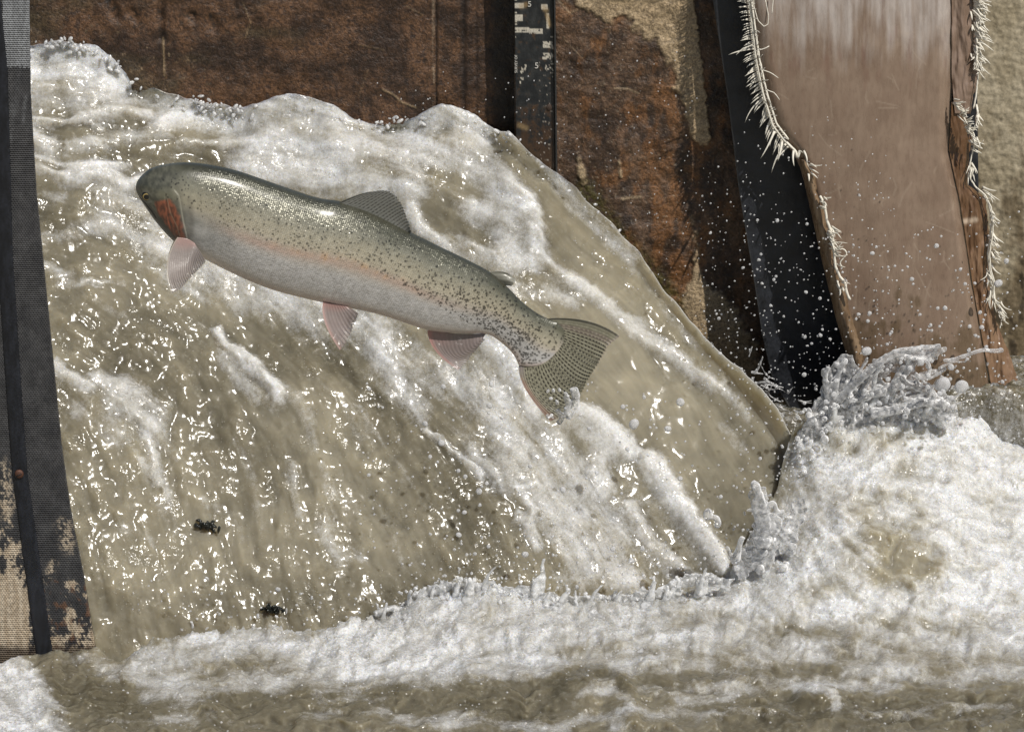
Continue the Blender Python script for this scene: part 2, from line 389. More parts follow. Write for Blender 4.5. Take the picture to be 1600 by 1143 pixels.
# ================================================================== STAFF GAUGE
def gauge():
    root = add('staff_gauge', None, label='weathered black staff gauge with flaking white marks on the concrete pier', category='gauge')
    YG = 0.500
    px, py = np.meshgrid(np.linspace(804, 864, 61), np.arange(-120, 296, 2.0))
    px = px + (py / 265.) * 3
    P = at(px, py, YG); n1 = fbm(px / 14, py / 18, 303, 4, .6); n2 = fbm(px / 5, py / 5, 305, 3, .6)
    c = lerp3((0.010, 0.012, 0.014), (0.032, 0.034, 0.034), sstep(-.3, .5, n1))
    rust = sstep(-.05, .5, n1 + n2 * .4 + (py - 170) / 130.)
    c = lerp3(c, (0.050, 0.026, 0.013), rust * .9)
    c = lerp3(c, (0.11, 0.055, 0.02), sstep(.25, .5, fbm(px / 12, py / 10, 310, 3)) * .4)
    def rect(x0, y0, x1, y1): return (px > x0) & (px < x1) & (py > y0) & (py < y1)
    wh = np.zeros(px.shape)
    for r in [(804, 4, 819, 13), (804, 23, 817, 33), (804, 42, 827, 52), (827, 45, 848, 53), (848, 64, 864, 75), (848, 83, 864, 94), (852, 102, 864, 112), (846, 7, 856, 16),
              (854, 20, 858, 45), (850, 142, 859, 150), (852, 254, 866, 263), (809, 178, 815, 184), (808, 194, 816, 200), (852, 200, 860, 214), (812, 158, 820, 163), (804, -60, 827, -50), (804, -30, 819, -20)]:
        wh[rect(*r)] = 1
    lean = strokes(px, py, [([(819, 102), (813, 128)], 4, 1)]) > .5; wh[lean] = 1
    ticks = ((np.mod(py, 4.75) < 1.5) & ((px < 807.5) & (py < 60) | (px > 860.5) & (py > 55) & (py < 150))); wh[ticks] = 1
    wh = wh * (n2 + .2 * n1 > -.22 - (60 - py) * .006) 
    wh = wh * ((py < 60) | (n2 > -.10))
    c = lerp3(c, (0.50, 0.46, 0.38), wh)
    yel = strokes(px, py, [([(855, 24), (859, 40)], 3, .9), ([(814, 10), (822, 8)], 4, .6), ([(850, 12), (853, 16)], 4, .7), ([(812, 196), (822, 200)], 4, .6)]) ; c = lerp3(c, (0.36, 0.25, 0.12), yel * .8)
    blob = sstep(.36, .5, fbm(px / 4, py / 4, 320, 2)) * (py > 95); c = lerp3(c, (.35, .31, .26), blob * (px > 842) * .9)
    edge = (px > 863.2 + py / 90.) ; c = lerp3(c, (0.20, 0.20, 0.18), edge * .6)
    P[..., 1] -= 0.0005 * n2
    add('plate', slab_mesh('plate', P, 0.012, {'col': c}), mat_attr('enamel_plate', 0.38, 0.0, 500, .0004), root)
    mt = mat_simple('white_enamel', (0.55, 0.53, 0.48), 0.4, bscale=900, bdist=.0003)
    def text(nm, body, x, y, size_px, rot=0.0):
        cu = bpy.data.curves.new(nm, 'FONT'); cu.body = body; cu.size = size_px * 0.00098; cu.extrude = 0.0003
        cu.align_x = 'CENTER'; cu.align_y = 'CENTER'
        tmp = bpy.data.objects.new('tmp', cu); COL.objects.link(tmp); C.view_layer.update()
        me = bpy.data.meshes.new_from_object(tmp.evaluated_get(C.evaluated_depsgraph_get())); bpy.data.objects.remove(tmp)
        o = add(nm, me, mt, root); o.location = at(x, y, YG - 0.0012).tolist()
        o.rotation_euler = (math.radians(90), rot, 0)
    text('numeral', '5', 827.5, 7, 12); text('numeral', '5', 838.5, 103, 13)
    text('small_lettering', 'SURVEY OF', 806.5, 100, 5.6, math.radians(-90))
    # vertical flange of the post the plate is screwed to, and two bolts
    px, py = np.meshgrid(np.linspace(865, 868, 3), np.arange(-120, 296, 10.0)); P = at(px + py / 88., py, 0.494)
    add('edge_strip', slab_mesh('edge_strip', P, 0.02, {'col': np.full(P.shape, .05)}), mat_attr('edge_metal', .4, .5), root)
    bm = uvs(12, 8); 
    for (x, y) in ((858, 168),):
        b = add('bolt', bm, mat_simple('rusty_bolt', (.05, .03, .02), .6), root); b.location = at(x, y, YG).tolist(); b.scale = (.0045, .0022, .0055)
def uvs(a, b, nm='ball'):
    th = np.linspace(0, math.pi, b + 1); ph = np.linspace(0, 2 * math.pi, a, endpoint=False)
    V = np.array([[math.sin(t) * math.cos(p), math.sin(t) * math.sin(p), math.cos(t)] for t in th for p in ph])
    return mesh_from(nm, V, gridF(b + 1, a, 0, True))
gauge()

# ================================================================== BLACK RUBBER BOARD
def yb(py): return np.interp(py, [-180, 0, 600, 900], [.487, .478, .425, .40])
bl = [(-180, 1096), (0, 1114), (160, 1138), (300, 1155), (450, 1180), (520, 1190), (590, 1206), (650, 1240), (700, 1275), (760, 1320)]
br = [(-180, 1520), (0, 1523), (150, 1527), (290, 1529), (420, 1530), (760, 1530)]
v = np.linspace(-180, 760, 240)[:, None]; u = np.linspace(0, 1, 140)[None, :]
L = pl(bl, v); R = pl(br, v); px = L + (R - L) * u; py = v + 0 * u
P = at(px, py, yb(py) + .006 * np.sin(u * 3.1) ** 2 + 0.0015 * fbm(px / 60, py / 90, 401, 3))
n = fbm(px / 30, py / 30, 402, 4)
c = lerp3((0.0085, 0.0095, 0.012), (0.018, 0.020, 0.025), sstep(-.4, .4, n))
c = lerp3(c, (0.10, 0.10, 0.10), (np.abs(px - L) < 2.2) * .6 * np.ones_like(n))  # gloss highlight painted into the colour along the left border
add('rubber_board', slab_mesh('rubber_board', P, 0.010, {'col': c}), mat_attr('black_rubber', .42, 0, 180, .0008),
    label='stiff black rubber board hanging behind the frayed brown sheet', category='rubber board')

# ================================================================== FRAYED BROWN SHEET
def ysh(py): return np.interp(py, [-180, 0, 300, 600, 900], [.425, .418, .385, .350, .315])
sheet = add('frayed_sheet', None, label='wet brown reinforced rubber sheet with torn whitish edges hanging over the black board', category='rubber sheet')
sL = [(-180, 1160), (0, 1166), (40, 1171), (80, 1176), (120, 1183), (160, 1193), (195, 1205), (220, 1222), (240, 1240), (262, 1250), (300, 1261), (340, 1270), (415, 1287), (490, 1305), (560, 1325), (640, 1345), (760, 1375)]
sR = [(-180, 1488), (0, 1489), (120, 1488), (157, 1487), (236, 1484), (315, 1501), (446, 1521), (540, 1538), (640, 1556), (760, 1580)]
v = np.linspace(-180, 760, 470)[:, None]; u = np.linspace(0, 1, 200)[None, :]
L = pl(sL, v); R = pl(sR, v); px = L + (R - L) * u; py = v + 0 * u
L = L + 2.0 * fbm(py / 12, py * 0 + 3.3, 430, 3) * (u < .03)
curl = .020 * (np.clip((.10 - u) / .10, 0, 1) ** 2) + .028 * (np.clip((u - .93) / .07, 0, 1) ** 2)
P = at(px, py, ysh(py) + curl - .010 * np.sin(u * math.pi) + .0018 * fbm(px / 90, py / 300, 431, 3))
st1 = fbm(px / 16, py / 160, 440, 4, .6); st2 = fbm(px / 5, py / 90, 445, 3, .6); st3 = fbm(px / 60, py / 50, 448, 4)
c = lerp3((0.170, 0.115, 0.080), (0.260, 0.190, 0.138), sstep(-.6, .6, st1 * .3 + st2 * .08 + st3 * .6))
c = lerp3(c, (0.15, 0.075, 0.052), sstep(.1, .45, fbm(px / 14, py / 70, 450, 3)) * sstep(200, 40, py) * .6)
scuff_glare = sstep(-.35, .6, .6 * st1 + .25 * st2 + .5 * fbm(px / 55, py / 120, 449, 3) + (40 - py) / 200.) * sstep(250, 0, py)
c = lerp3(c, (0.50, 0.46, 0.43), scuff_glare * .75)  # pale scuffs together with wet glare painted in near the top
c = lerp3(c, (0.105, 0.070, 0.038), sstep(.05, .45, st1 * .6 + st3 + (py - 500) / 260.) * .8)
c = lerp3(c, (0.05, 0.035, 0.02), sstep(.28, .5, fbm(px / 10, py / 24, 455, 3) + (py - 560) / 700.) * .6)
scr = np.zeros(px.shape)
for i in range(46):
    x = 1210 + 290 * rng.random(); y = 40 + 420 * rng.random(); a = rng.normal(0, .9); l = 10 + 40 * rng.random()
    x2, y2 = x + l * math.sin(a), y + l * math.cos(a); xm, ym = (x + x2) / 2 + rng.normal(0, 4), (y + y2) / 2
    scr = np.maximum(scr, strokes(px, py, [([(x, y), (xm, ym), (x2, y2)], .9, .5)]))
c = lerp3(c, (0.42, 0.34, 0.26), scr * .55)
M_SHEET = mat_attr('wet_brown_rubber', .30, 0, 150, .0007, .6, (1, 1, .35), .08)
add('main_sheet', slab_mesh('main_sheet', P, 0.005, {'col': c}), M_SHEET, sheet)
# left fold: the torn margin folded forward over the face
fo = [(250, 1250), (300, 1261), (340, 1270), (415, 1287), (490, 1305), (560, 1325), (640, 1345)]
fi = [(250, 1257), (262, 1264), (275, 1276), (300, 1276), (330, 1288), (355, 1292), (378, 1304), (400, 1300), (425, 1311), (450, 1322), (480, 1326), (540, 1345), (640, 1368)]
v = np.linspace(250, 640, 220)[:, None]; u = np.linspace(0, 1, 40)[None, :]
A = pl(fo, v); B = pl(fi, v) + 2.5 * fbm(v / 9, v * 0, 460, 3); px = A - 1 + (B - A + 1) * u; py = v + 0 * u
bulge = np.sin(np.clip(u, 0, 1) * math.pi) ** .6
P = at(px, py, ysh(py) + .016 * (1 - u) ** 2 - .004 - .011 * bulge + .002 * fbm(px / 14, py / 30, 461, 3))
c = lerp3((0.125, 0.078, 0.042), (0.24, 0.165, 0.10), sstep(-.4, .4, fbm(px / 8, py / 40, 462, 4)))
add('folded_margin', slab_mesh('folded_margin', P, 0.004, {'col': c}), M_SHEET, sheet)
# right fold: strip turned back beside the main face, in two lengths split by the tear
for (y0, y1, fa, fb, seed) in ((-180, 178, [(-180, 1486), (0, 1487), (120, 1487), (178, 1492)], [(-180, 1522), (0, 1525), (80, 1527), (135, 1528), (150, 1520), (178, 1517)], 470),
                               (160, 700, [(160, 1487), (236, 1483), (315, 1500), (446, 1520), (540, 1537), (640, 1556), (700, 1570)],
                                [(160, 1494), (180, 1508), (215, 1520), (240, 1514), (290, 1513), (310, 1540), (370, 1546), (440, 1544), (500, 1556), (560, 1580), (640, 1605), (700, 1620)], 480)):
    v = np.linspace(y0, y1, int((y1 - y0) / 2))[:, None]; u = np.linspace(0, 1, 36)[None, :]
    A = pl(fa, v); B = pl(fb, v) + 2.5 * fbm(v / 10, v * 0, seed, 3); px = A + (B - A) * u; py = v + 0 * u
    P = at(px, py, ysh(py) + .012 + .004 * np.cos(u * 5) + .006 * fbm(px / 10, py / 45, seed + 1, 3) + .018 * u)
    if seed == 470: c = lerp3((0.170, 0.115, 0.082), (0.23, 0.165, 0.125), sstep(-.4, .4, fbm(px / 8, py / 40, seed + 2, 4)))
    else: c = lerp3((0.105, 0.055, 0.026), (0.22, 0.135, 0.08), sstep(-.4, .5, fbm(px / 8, py / 30, seed + 2, 4) - .3 + (py - 250) / 500.))
    c = lerp3(c, (.5, .40, .3), strokes(px, py, [([(1505, 346), (1524, 343)], 4, .9)]))
    add('turned_strip', slab_mesh('turned_strip', P, 0.004, {'col': c}), M_SHEET, sheet)

# threads
def tubes(name, paths, mat, parent=None, sides=5, **pr):
    """each path: (points Nx3, radii N). One mesh."""
    VV = []; FF = []; off = 0
    for pts, rad in paths:
        pts = np.asarray(pts, float); rad = np.asarray(rad, float); n = len(pts)
        t = np.gradient(pts, axis=0); t /= np.linalg.norm(t, axis=1, keepdims=True) + 1e-12
        a = np.cross(t, np.array([0.13, 1, 0.21])); a /= np.linalg.norm(a, axis=1, keepdims=True) + 1e-12
        b = np.cross(t, a)
        ang = np.linspace(0, 2 * math.pi, sides, endpoint=False)
        V = pts[:, None, :] + rad[:, None, None] * (a[:, None, :] * np.cos(ang)[None, :, None] + b[:, None, :] * np.sin(ang)[None, :, None])
        VV.append(V.reshape(-1, 3)); FF.append(gridF(n, sides, off, True)); 
        k = n * sides
        VV.append(np.stack([pts[0], pts[-1]])); 
        i = np.arange(sides); j = (i + 1) % sides
        FF.append(np.stack([np.full(sides, off + k), i + off, j + off, np.full(sides, off + k)], -1))
        FF.append(np.stack([np.full(sides, off + k + 1), j + off + (n - 1) * sides, i + off + (n - 1) * sides, np.full(sides, off + k + 1)], -1))
        off += k + 2
    F = np.concatenate(FF); V = np.concatenate(VV)
    me = bpy.data.meshes.new(name)
    me.from_pydata(V.tolist(), [], [tuple(dict.fromkeys(f)) for f in F.tolist()]); me.update()
    me.polygons.foreach_set('use_smooth', np.ones(len(me.polygons), bool))
    return add(name, me, mat, parent, **pr)
PXM = 0.00093     # metres per photo pixel near the walls
def thread(x, y, ang, ln, rad, Yf, bend=.4, n=8, lift=.012):
    t = np.linspace(0, 1, n); a = math.radians(ang) + bend * t
    X = x + np.concatenate([[0], np.cumsum(np.cos(a[:-1]) * ln / (n - 1))])
    Y = y + np.concatenate([[0], np.cumsum(np.sin(a[:-1]) * ln / (n - 1))])
    P = at(X, Y, Yf(y) - lift * np.sin(t * 1.6))
    return P, rad * .78 * PXM * (1 - t) ** .7 + .0002
M_THREAD = mat_simple('frayed_thread', (0.74, 0.70, 0.60), 0.6, bscale=600, bdist=.0005)
R_ = random
paths = []
yy = -170.0
while yy < 232:                       # left edge: combed fringe pointing left and down
    x = pl(sL, yy); k = np.clip((yy - 20) / 200, 0, 1)
    paths.append(thread(x + 5, yy, 190 - 65 * k + R_.gauss(0, 9), R_.uniform(13, 20) + 14 * k + (R_.random() < .05) * 25, R_.uniform(1.0, 1.9) + 1.0 * k, lambda q: ysh(q) + .010, -R_.uniform(.1, .6) - .2, lift=.006))
    if R_.random() < .5: paths.append(thread(x + 7, yy, 15 + R_.gauss(0, 40), R_.uniform(5, 10), .9, lambda q: ysh(q) - .004, R_.gauss(0, .8)))
    yy += R_.uniform(2.4, 4.6) + 1.2 * k
def cord(pts, rad, Yf, lift=.006, wob=1.0):
    p = np.array(pts, float); n = max(2, int(np.sum(np.hypot(*np.diff(p, axis=0).T)) / 4)); s = np.concatenate([[0], np.cumsum(np.hypot(*np.diff(p, axis=0).T))])
    q = np.linspace(0, s[-1], n); X = np.interp(q, s, p[:, 0]) + wob * fbm(q / 9, q * 0 + p[0, 0], 490, 2); Y = np.interp(q, s, p[:, 1])
    return at(X, Y, np.array([Yf(y) for y in Y]) - lift), np.full(n, rad * PXM) * (1 + .35 * fbm(q / 7, q * 0, 495, 2))
ys_ = lambda q: ysh(q) + .008
paths.append(cord([(1169, -170), (1171, 0), (1181, 90), (1192, 145), (1207, 195), (1224, 218), (1243, 236), (1246, 248), (1250, 234), (1258, 240), (1262, 256), (1266, 272), (1275, 290), (1286, 312)], 2.2, ys_))
paths.append(cord([(1174, 0), (1186, 90), (1198, 145), (1213, 193), (1232, 218)], 1.6, ys_, .009))
for (x, y, a, l, r, b) in [(1240, 236, 100, 24, 2.6, -.5), (1256, 236, 60, 20, 2.4, .6), (1210, 205, 112, 48, 2.6, .2), (1222, 222, 100, 30, 2.8, .1),
     (1264, 258, 8, 20, 1.8, -.3), (1264, 262, 28, 18, 2.2, .1), (1265, 268, 35, 17, 2.4, .2), (1263, 270, 80, 14, 2.6, .2), (1266, 256, 20, 12, 2, .4)]:
    paths.append(thread(x, y, a, l, r, lambda q: ysh(q) - .008, b))
for (x, y, l, k) in [(1284, 315, 10, 6), (1297, 360, 20, 9), (1300, 378, 22, 8), (1306, 400, 16, 6), (1313, 440, 18, 8)]:
    for i in range(k): paths.append(thread(x + R_.uniform(-5, 4), y + R_.uniform(-9, 12), R_.uniform(-15, 65) + (30 if y > 430 else 0), l * R_.uniform(.5, 1.2), R_.uniform(1.2, 2.4), lambda q: ysh(q) - .016, R_.gauss(0, .6)))
paths.append(cord([(1281, 306), (1288, 318), (1292, 345), (1299, 362), (1303, 385), (1305, 415), (1312, 432), (1321, 442), (1322, 455), (1328, 468)], 2.2, lambda q: ysh(q) - .014))
paths.append(cord([(1303, 392), (1318, 388), (1324, 396), (1312, 410), (1316, 420)], 1.1, lambda q: ysh(q) - .018))
# loose hairs across the face and out over the board
for pts in ([(1176, -30), (1178, 10), (1184, 32), (1194, 42), (1200, 38), (1201, 26), (1196, 0)], [(1209, -10), (1206, 22)], [(1176, 70), (1160, 76), (1150, 86)], [(1188, 108), (1205, 114), (1216, 122)], [(1180, 80), (1195, 76), (1202, 72)], [(1196, 140), (1210, 145), (1218, 156)]):
    paths.append(cord(pts, .7, lambda q: ysh(q) - .006, .006, .3))
tubes('frayed_fringe', paths, M_THREAD, sheet)
paths = []
yr = lambda q: ysh(q) + .022
yy = -170.0
while yy < 95:
    paths.append(thread(1524 + R_.gauss(0, 2), yy, R_.uniform(5, 65) + (20 if yy > 60 else 0), R_.uniform(14, 30) * (1.25 if yy > 50 else 1), R_.uniform(1.4, 2.6), yr, R_.gauss(0.1, .4))); yy += R_.uniform(1.2, 2.6)
for i in range(60):
    paths.append(thread(1528 + R_.gauss(0, 5), R_.uniform(-30, 110), R_.uniform(20, 120), R_.uniform(8, 16), 2.4, lambda q: ysh(q) + .024, R_.gauss(0, .6)))
paths.append(cord([(1525, -170), (1526, 60), (1528, 120), (1525, 150), (1521, 170)], 1.4, yr, .002))
for i in range(46):
    t = R_.random(); x = 1490 + 32 * t; y = 158 + 62 * t
    paths.append(thread(x + R_.gauss(0, 3), y + R_.gauss(0, 3), R_.uniform(-60, 70), R_.uniform(8, 17), R_.uniform(1.4, 2.6), lambda q: ysh(q) - .002, R_.gauss(0, .6)))
for i in range(12): paths.append(thread(1527 + R_.gauss(0, 2), R_.uniform(160, 190), 80 + R_.gauss(0, 20), 12, 2.4, yr, 0.1))
trk = [(1524, 215), (1519, 240), (1515, 258), (1517, 280), (1524, 292), (1536, 302), (1545, 320), (1549, 345), (1547, 370), (1543, 395), (1545, 418), (1551, 440), (1549, 462), (1555, 470), (1563, 482), (1567, 500)]
paths.append(cord(trk, 1.3, yr, .006)); paths.append(cord([(x + 3, y + 2) for x, y in trk[4:]], 1.2, yr, .010))
for (x, y, l, k, a0, a1) in [(1520, 225, 20, 8, -20, 60), (1517, 258, 24, 8, 50, 110), (1536, 300, 32, 6, 20, 40), (1548, 335, 16, 8, 30, 75), (1548, 370, 24, 10, 20, 60), (1548, 395, 22, 8, 10, 60), (1545, 420, 24, 7, 60, 110), (1549, 455, 30, 8, 60, 115), (1560, 480, 22, 10, 40, 80), (1565, 495, 12, 8, 30, 130)]:
    for i in range(k): paths.append(thread(x + R_.uniform(-4, 4), y + R_.uniform(-9, 9), R_.uniform(a0, a1), l * R_.uniform(.5, 1.15), R_.uniform(1.2, 2.6), yr, R_.gauss(0, .5), lift=.014))
tubes('frayed_fringe', paths, M_THREAD, sheet)

# ================================================================== LEFT BELT STRIP
def belt():
    root = add('belt_strip', None, label='woven black conveyor belt strip worn to tan fabric at its foot, left edge', category='belt')
    Y0 = -0.13
    eR = [(-180, 45), (0, 45), (150, 47), (300, 56), (400, 66), (500, 76), (600, 86), (700, 96), (800, 110), (900, 130), (1010, 148), (1100, 160)]
    v = np.linspace(-180, 1100, 700)[:, None]; u = np.linspace(0, 1, 200)[None, :]
    R = pl(eR, v) + .8 * fbm(v / 14, v * 0, 500, 3); px = -170 + (R + 170) * u; py = v + 0 * u
    n1 = fbm(px / 24, py / 30, 501, 5, .62); n2 = fbm(px / 5, py / 6, 506, 3, .6); n0 = fbm(px / 6, py / 60, 508, 3)
    c = lerp3((0.020, 0.020, 0.022), (0.060, 0.059, 0.060), sstep(-.5, .5, n1))
    ed = (105 + 9 * fbm(px / 6, py * 0, 510, 2)); top = (py < ed) & (px > 4 + 3 * fbm(py / 20, py * 0, 511, 2))
    c = lerp3(c, (0.27, 0.28, 0.29), top * (.62 + .3 * sstep(-.3, .3, n0)))
    c = lerp3(c, (0.17, 0.175, 0.18), strokes(px, py, [([(40, 150), (36, 190)], 3, .6), ([(20, 160), (16, 220)], 5, .35), ([(30, 105), (25, 180)], 4, .2)]) * sstep(-.4, .3, n2))
    left = px < 38
    worn = sstep(.02, .10, n1 * .9 + n2 * .32 + np.where(px < 45, (py - 850) / 190., (py - 985) / 260.) - .02 + .12 * sstep(85, 130, px) * (py > 820))
    worn = np.maximum(worn, sstep(.12, .2, n1 * .5 + n2 * .4 + .1) * strokes(px, py, [([(2, 735), (8, 790)], 16, 1), ([(84, 880), (72, 905)], 6, 1), ([(100, 820), (106, 850)], 12, .8)]))
    tanc = lerp3((0.42, 0.33, 0.225), (0.60, 0.50, 0.37), sstep(-.4, .4, n2 + n0))
    c = lerp3(c, tanc, worn * .95)
    c = lerp3(c, (0.16, 0.075, 0.035), sstep(.12, .4, fbm(px / 12, py / 14, 520, 3)) * (py > 900) * (px > 60) * .7)
    c = lerp3(c, (0.035, 0.022, 0.014), sstep(1000, 1016, py + 8 * n1) * .8)
    uvw = np.stack([px, py, 0 * px], -1)
    s = SH('woven_belt')
    sep = s.n('ShaderNodeSeparateXYZ', {'Vector': s.attr('wuv').outputs['Vector']})
    X, Yy = sep.outputs[0], sep.outputs[1]
    row = s.math('MULTIPLY', Yy, 1 / 3.1); odd = s.math('MULTIPLY', s.math('FLOOR', row), .5)
    a = s.math('SINE', s.math('MULTIPLY', s.math('ADD', s.math('MULTIPLY', X, 1 / 4.2), odd), 6.2832))
    b = s.math('SINE', s.math('MULTIPLY', row, 6.2832))
    wv = s.math('ADD', s.math('MULTIPLY', a, .5), s.math('MULTIPLY', b, .5))
    n = s.noise(300, 3)
    k = s.math('MULTIPLY', s.mr(wv, -1, 1, .65, 1.3, False), s.mr(n, .3, .7, .75, 1.25))
    nd = s.n('ShaderNodeVectorMath', operation='SCALE'); s.set(nd.inputs[0], s.attr('col').outputs['Color']); s.set(nd.inputs['Scale'], k)
    s.P(Base_Color=nd.outputs[0], Roughness=.48, Normal=s.bump(wv, .0010, .8))
    P = at(px, py, Y0 + .0007 * n1 + .003 * np.sin(py / 260.))
    add('belt_sheet', slab_mesh('belt_sheet', P, 0.007, {'col': c, 'wuv': uvw}), s.m, root)
    # cast shadow down the belt, built as a thin raised dark strip
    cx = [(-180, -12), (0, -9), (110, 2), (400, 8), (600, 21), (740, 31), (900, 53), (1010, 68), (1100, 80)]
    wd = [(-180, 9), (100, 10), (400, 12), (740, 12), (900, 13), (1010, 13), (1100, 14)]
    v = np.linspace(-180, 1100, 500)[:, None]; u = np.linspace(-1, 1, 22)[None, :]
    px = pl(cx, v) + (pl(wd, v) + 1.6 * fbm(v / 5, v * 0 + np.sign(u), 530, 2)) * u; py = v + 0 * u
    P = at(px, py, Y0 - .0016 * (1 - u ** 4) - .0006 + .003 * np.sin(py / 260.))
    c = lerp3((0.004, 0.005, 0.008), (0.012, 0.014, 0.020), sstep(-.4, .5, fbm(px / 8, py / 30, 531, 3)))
    add('shadow_band', slab_mesh('shadow_band', P, 0.002, {'col': c}), mat_attr('shadow_black', .5, 0, 300, .0005), root)
    b = add('bolt', uvs(20, 12), mat_simple('orange_rusty_bolt', (.10, .045, .028), .5, .3, 900, .0006, .5), root, label='small rusty bolt head'); b.location = at(30, 740, Y0 - .002).tolist(); b.scale = (.0060, .0034, .0064)
    sl_ = tubes('slot', [(np.array([[-.6, -.95, -.3], [0, -1.02, 0], [.6, -.95, .3]]), np.array([.12, .14, .12]))], mat_simple('slot_dark', (.02, .012, .01), .6), b)
belt()

# ================================================================== WATER : chute
exec_foam = None
ctrl_ch = [(60, 100, 1, -.05), (250, 180, 1, 0), (450, 200, 1, .15), (650, 220, 1, .35), (780, 300, .8, .7), (600, 320, 1, .35), (900, 420, .8, .65), (1000, 520, .75, .75), (1150, 680, .5, .85),
           (120, 380, .9, .35), (120, 600, .8, .6), (250, 500, .8, .6), (380, 560, .6, .8), (200, 800, .25, 1), (350, 850, .15, 1), (480, 720, .35, 1), (600, 620, .7, .75), (650, 800, .45, .9),
           (850, 700, .6, .8), (900, 850, .6, .8), (1000, 760, .55, .85), (1080, 850, .6, .8), (1180, 800, .3, 1), (300, 300, .9, .3)]
VX, VY = flow_field(ctrl_ch)
N_f = lic(VX, VY, rng.normal(size=GXX.shape), 9)                       # fine streaks
N_m = lic(VX, VY, blur(rng.normal(size=GXX.shape), 6), 16)             # medium streaks
N_c = lic(VX, VY, fbm(GXX / 26, GYY / 26, 600, 3), 14)                 # coarse ridges

